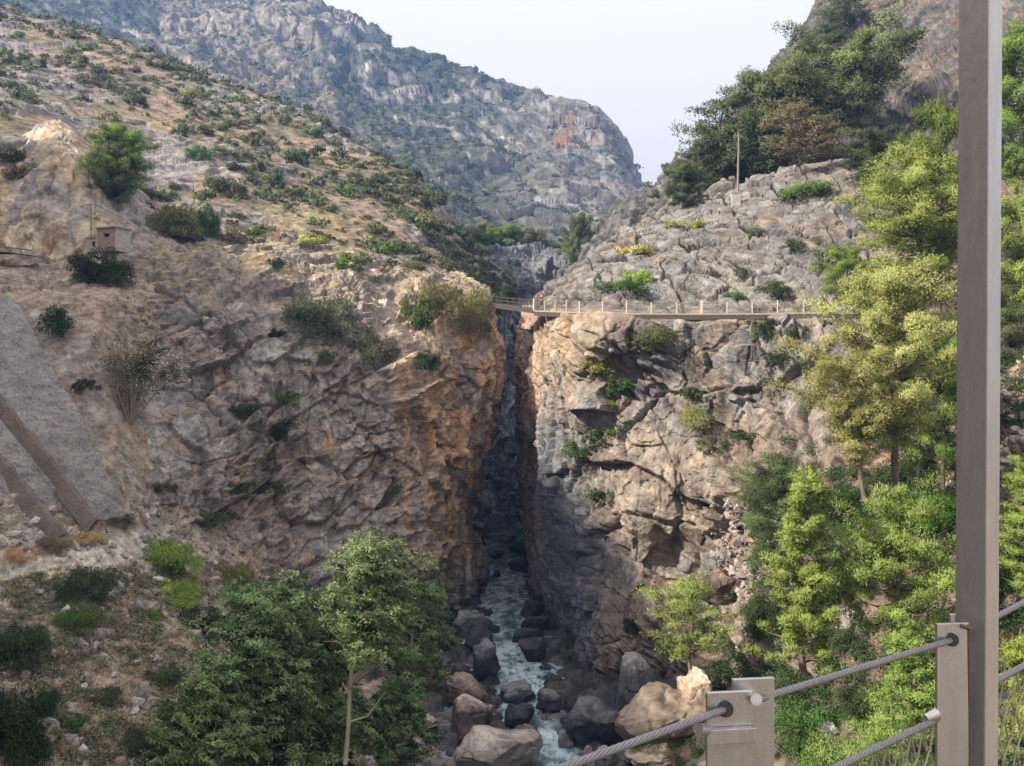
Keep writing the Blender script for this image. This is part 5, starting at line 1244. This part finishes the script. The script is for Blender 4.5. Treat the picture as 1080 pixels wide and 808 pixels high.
# ------------------------------------------------------------------ steel railing in the foreground
def steel_mat():
    m, nt, b = new_mat('stainless_steel'); b.inputs['Metallic'].default_value = .85
    n = noise_node(nt, 9, 8, .7, (4, 4, .6)); r = ramp(nt, n.outputs[0], [(.25, .82), (.75, 1.1)]); n3 = noise_node(nt, 260, 4, .7); r3 = ramp(nt, n3.outputs[0], [(.3, .86), (.7, 1.1)])
    c = mixc(nt, 'MULTIPLY', 1.0, (.56, .545, .535), r.outputs[0]); nt.links.new(mixc(nt, 'MULTIPLY', 1.0, c, r3.outputs[0]), b.inputs['Base Color'])
    n2 = noise_node(nt, 60, 6, .7); r2 = ramp(nt, n2.outputs[0], [(.3, .28), (.7, .42)]); nt.links.new(r2.outputs[0], b.inputs['Roughness'])
    bp = nt.nodes.new('ShaderNodeBump'); bp.inputs['Strength'].default_value = .12; bp.inputs['Distance'].default_value = .002; nt.links.new(n3.outputs[0], bp.inputs['Height']); nt.links.new(bp.outputs[0], b.inputs['Normal'])
    return m
M_INOX = steel_mat(); M_CABLE = plain_mat('wire_rope', (.25, .235, .25), .5, .55, 40, .15, 0); M_NET = plain_mat('net_wire', (.38, .34, .31), .5, .5, 30, .15, 0)
def rope(mb, a, b, rad, sag=0.0, pitch=.10):
    a = np.array(a); b = np.array(b); L = np.linalg.norm(b-a); n = max(20, int(L/.007)); t = np.linspace(0, 1, n); c = a+(b-a)*t[:, None]; c[:, 2] -= sag*4*t*(1-t)
    d = unit(b-a); u = unit(np.cross(d, [0, 0, 1.])); v = np.cross(u, d)
    for k in range(6):
        ph = t*L/pitch*6.283+k*6.283/6; mb.tube(c+(np.cos(ph)[:, None]*u+np.sin(ph)[:, None]*v)*rad*.62, rad*.40, 6, cap=False)
    mb.tube(c, rad*.45, 5, cap=False)
def railing():
    r = empty('steel_railing', P(1032, 808, 2.5)); o = P(1032, 808, 2.5); tag(r, 'stainless steel railing with twisted cables, wire netting and one tall post in the foreground', 'railing')
    Q = lambda x, y, D: P(x, y, D)-o
    th = math.radians(8); ax = np.array([[math.cos(th), math.sin(th), 0], [-math.sin(th), math.cos(th), 0], [0, 0, 1]])
    def plate(x0, x1, ytop, D, name='plate', zb=-2.0, thick=.010):
        c0, c1 = Q(x0, ytop, D), Q(x1, ytop, D); c = (c0+c1)/2; w = (x1-x0)/F*D; zt = c[2]; z0 = zb-o[2]
        return MB().box((c[0], c[1], (zt+z0)/2), (w, thick, zt-z0), ax).build(name, M_INOX, r, bevel=.0015)
    plate(744, 794, 729, 2.00); plate(771, 817, 715, 2.06); plate(986, 1022, 657, 2.46); plate(1000, 1030, 647, 2.535)
    # bolts and the clamp on the near pair
    for (x, y, D0, D1, rad) in ((797, 738, 1.985, 2.075, .0105), (797, 738, 2.008, 2.05, .0135)):
        MB().tube([Q(x, y, D0), Q(x, y, D1)], rad, 14).build('bolt', M_INOX, r, smooth=False, bevel=.001)
    c = (Q(744, 773, 1.985)+Q(797, 778, 1.985))/2
    MB().box(c, (.104, .016, .030), ax).build('clamp', M_INOX, r, bevel=.0015)
    MB().tube([Q(736, 769, 1.95), Q(746, 770, 1.985)], [.011, .013], 12).build('ball_nut', M_INOX, r, smooth=True, bevel=.002)
    # rims of the cable holes
    for x, y, D in ((765, 748, 1.992), (1004, 675, 2.452)):
        MB().tube([Q(x, y, D-.006), Q(x, y, D+.003)], .0165, 16).build('cable_gland', M_WIRE, r)
    # the tall square post: broad face to the viewer, narrow right face towards the sun
    yaw = math.radians(-48); a2 = np.array([[math.cos(yaw), math.sin(yaw), 0], [-math.sin(yaw), math.cos(yaw), 0], [0, 0, 1]]); lean = np.array([.006, 0, 1.0])
    a2[2] = unit(lean); w, d = .079, .079
    c = Q(1038, 404, 2.505); MB().box((c[0]-.008, c[1]+.02, -.45-o[2]), (w, d, 3.3), a2).build('tall_post', M_INOX, r, bevel=.004)
    M_WELD = plain_mat('weld_bead', (.16, .10, .065), .6, .5, 120, .3, .2)
    MB().tube([Q(1021, 659, 2.462), Q(1021.5, 700, 2.462), Q(1022, 760, 2.463), Q(1023, 900, 2.465)], .0035, 6).build('weld', M_WELD, r, smooth=True)
    MB().tube([Q(1013, 660, 2.458), Q(1023, 663, 2.456)], .005, 8).build('weld', M_WELD, r, smooth=True)
    mb = MB(); rope(mb, Q(560, 822, 1.66), Q(765, 748, 1.995), .0078); rope(mb, Q(765, 748, 1.995), Q(1004, 675, 2.455), .0078); rope(mb, Q(1004, 675, 2.455), Q(1120, 614, 2.80), .0078); mb.build('upper_cable', M_CABLE, r, smooth=True)
    mb = MB(); rope(mb, Q(780, 858, 2.0), Q(985, 760, 2.45), .0085); rope(mb, Q(985, 760, 2.45), Q(1045, 721, 2.56), .0085); rope(mb, Q(1045, 721, 2.56), Q(1120, 680, 2.78), .0085); mb.build('lower_cable', M_CABLE, r, smooth=True)
    MB().tube([Q(976, 758, 2.44), Q(988, 753, 2.452)], [.010, .014], 12).build('ball_nut', M_INOX, r, smooth=True)
    # netting laced to the lower cable: diamond mesh of thin steel rope
    def net(A, B, n, rows, ht):
        mb = MB(); A = np.array(A); B = np.array(B); down = np.array([0, 0, -1.0])
        for k in range(-rows, n+rows):
            for sgn in (1, -1):
                pts = []
                for i in range(rows*2+1):
                    s = (k+sgn*i*.5)/n
                    if 0 <= s <= 1: 
                        w_ = .35*((-1)**i)*.25/n
                        pts.append(A+(B-A)*(s+w_*sgn)+down*ht*i/(rows*2)+np.array([0, .004*sgn, -.012]))
                if len(pts) > 1: mb.tube(pts, .0026, 6, cap=False)
                for q in pts[1:-1:1]: mb.box(q, (.0065, .007, .009))
        mb.build('netting', M_NET, r)
    net(Q(1045, 721, 2.56), Q(1120, 680, 2.78), 6, 6, .62); net(Q(780, 858, 2.0), Q(985, 760, 2.45), 14, 6, .62)
railing()
# ------------------------------------------------------------------ air, light, camera
def haze_box():
    mb = MB(); mb.box((0, 580, 290), (1500, 1700, 654)); o = mb.build('haze', None); tag(o, kind='stuff')
    m = bpy.data.materials.new('haze'); m.use_nodes = True; nt = m.node_tree; nt.nodes.remove(nt.nodes['Principled BSDF'])
    v = nt.nodes.new('ShaderNodeVolumePrincipled'); v.inputs['Color'].default_value = (.24, .46, 1, 1); v.inputs['Density'].default_value = HAZE; v.inputs['Anisotropy'].default_value = .2
    nt.links.new(v.outputs[0], nt.nodes['Material Output'].inputs['Volume']); o.data.materials.append(m)
    m.cycles.homogeneous_volume = True if hasattr(m.cycles, 'homogeneous_volume') else None
HAZE = 0.00022
haze_box()
SUN_TO = Vector((-.86, -.42, 0)).normalized(); ELEV = math.radians(34)
to = Vector((SUN_TO.x*math.cos(ELEV), SUN_TO.y*math.cos(ELEV), math.sin(ELEV)))
ld = bpy.data.lights.new('sun', 'SUN'); ld.energy = 5.0; ld.angle = math.radians(1.2); ld.color = (1, .90, .74)
lo = bpy.data.objects.new('sun', ld); COL.objects.link(lo); lo.rotation_euler = (-to).to_track_quat('-Z', 'Y').to_euler(); lo.location = (-100, -50, 200)
w = bpy.data.worlds.new('World'); SC.world = w; w.use_nodes = True; nt = w.node_tree
bg = nt.nodes['Background']; sky = nt.nodes.new('ShaderNodeTexSky'); sky.sky_type = 'NISHITA'; sky.sun_disc = False
sky.sun_elevation = ELEV; sky.sun_rotation = math.atan2(SUN_TO.x, SUN_TO.y); sky.air_density = 1.0; sky.dust_density = 2.5; sky.altitude = 300
hs = nt.nodes.new('ShaderNodeMix'); hs.data_type = 'RGBA'; hs.inputs[0].default_value = .97
nt.links.new(sky.outputs[0], hs.inputs[6])
tc = nt.nodes.new('ShaderNodeTexCoord'); sx = nt.nodes.new('ShaderNodeSeparateXYZ'); nt.links.new(tc.outputs['Generated'], sx.inputs[0])   # overcast sky: three times brighter overhead than at the horizon
mr = nt.nodes.new('ShaderNodeMapRange'); mr.inputs['To Min'].default_value = 1/3; nt.links.new(sx.outputs[2], mr.inputs[0])
vm = nt.nodes.new('ShaderNodeVectorMath'); vm.operation = 'SCALE'; vm.inputs[0].default_value = (9.5, 9.0, 8.5); nt.links.new(mr.outputs[0], vm.inputs['Scale']); nt.links.new(vm.outputs[0], hs.inputs[7])     # thin bright overcast over the clear sky
nt.links.new(hs.outputs[2], bg.inputs[0]); bg.inputs[1].default_value = .1
cam = bpy.data.cameras.new('camera'); cam.sensor_width = 36; cam.lens = 36*F/1080; cam.clip_start = .05; cam.clip_end = 6000
co = bpy.data.objects.new('camera', cam); COL.objects.link(co); co.location = (0, 0, 0); co.rotation_euler = (math.pi/2, 0, 0); SC.camera = co
SC.view_settings.view_transform = 'Standard'; SC.view_settings.look = 'None'; SC.view_settings.exposure = 1.15; SC.view_settings.gamma = 1
SC.cycles.max_bounces = 6; SC.cycles.transmission_bounces = 2; SC.cycles.volume_bounces = 1; SC.cycles.caustics_reflective = False; SC.cycles.caustics_refractive = False
SC.cycles.use_denoising = True
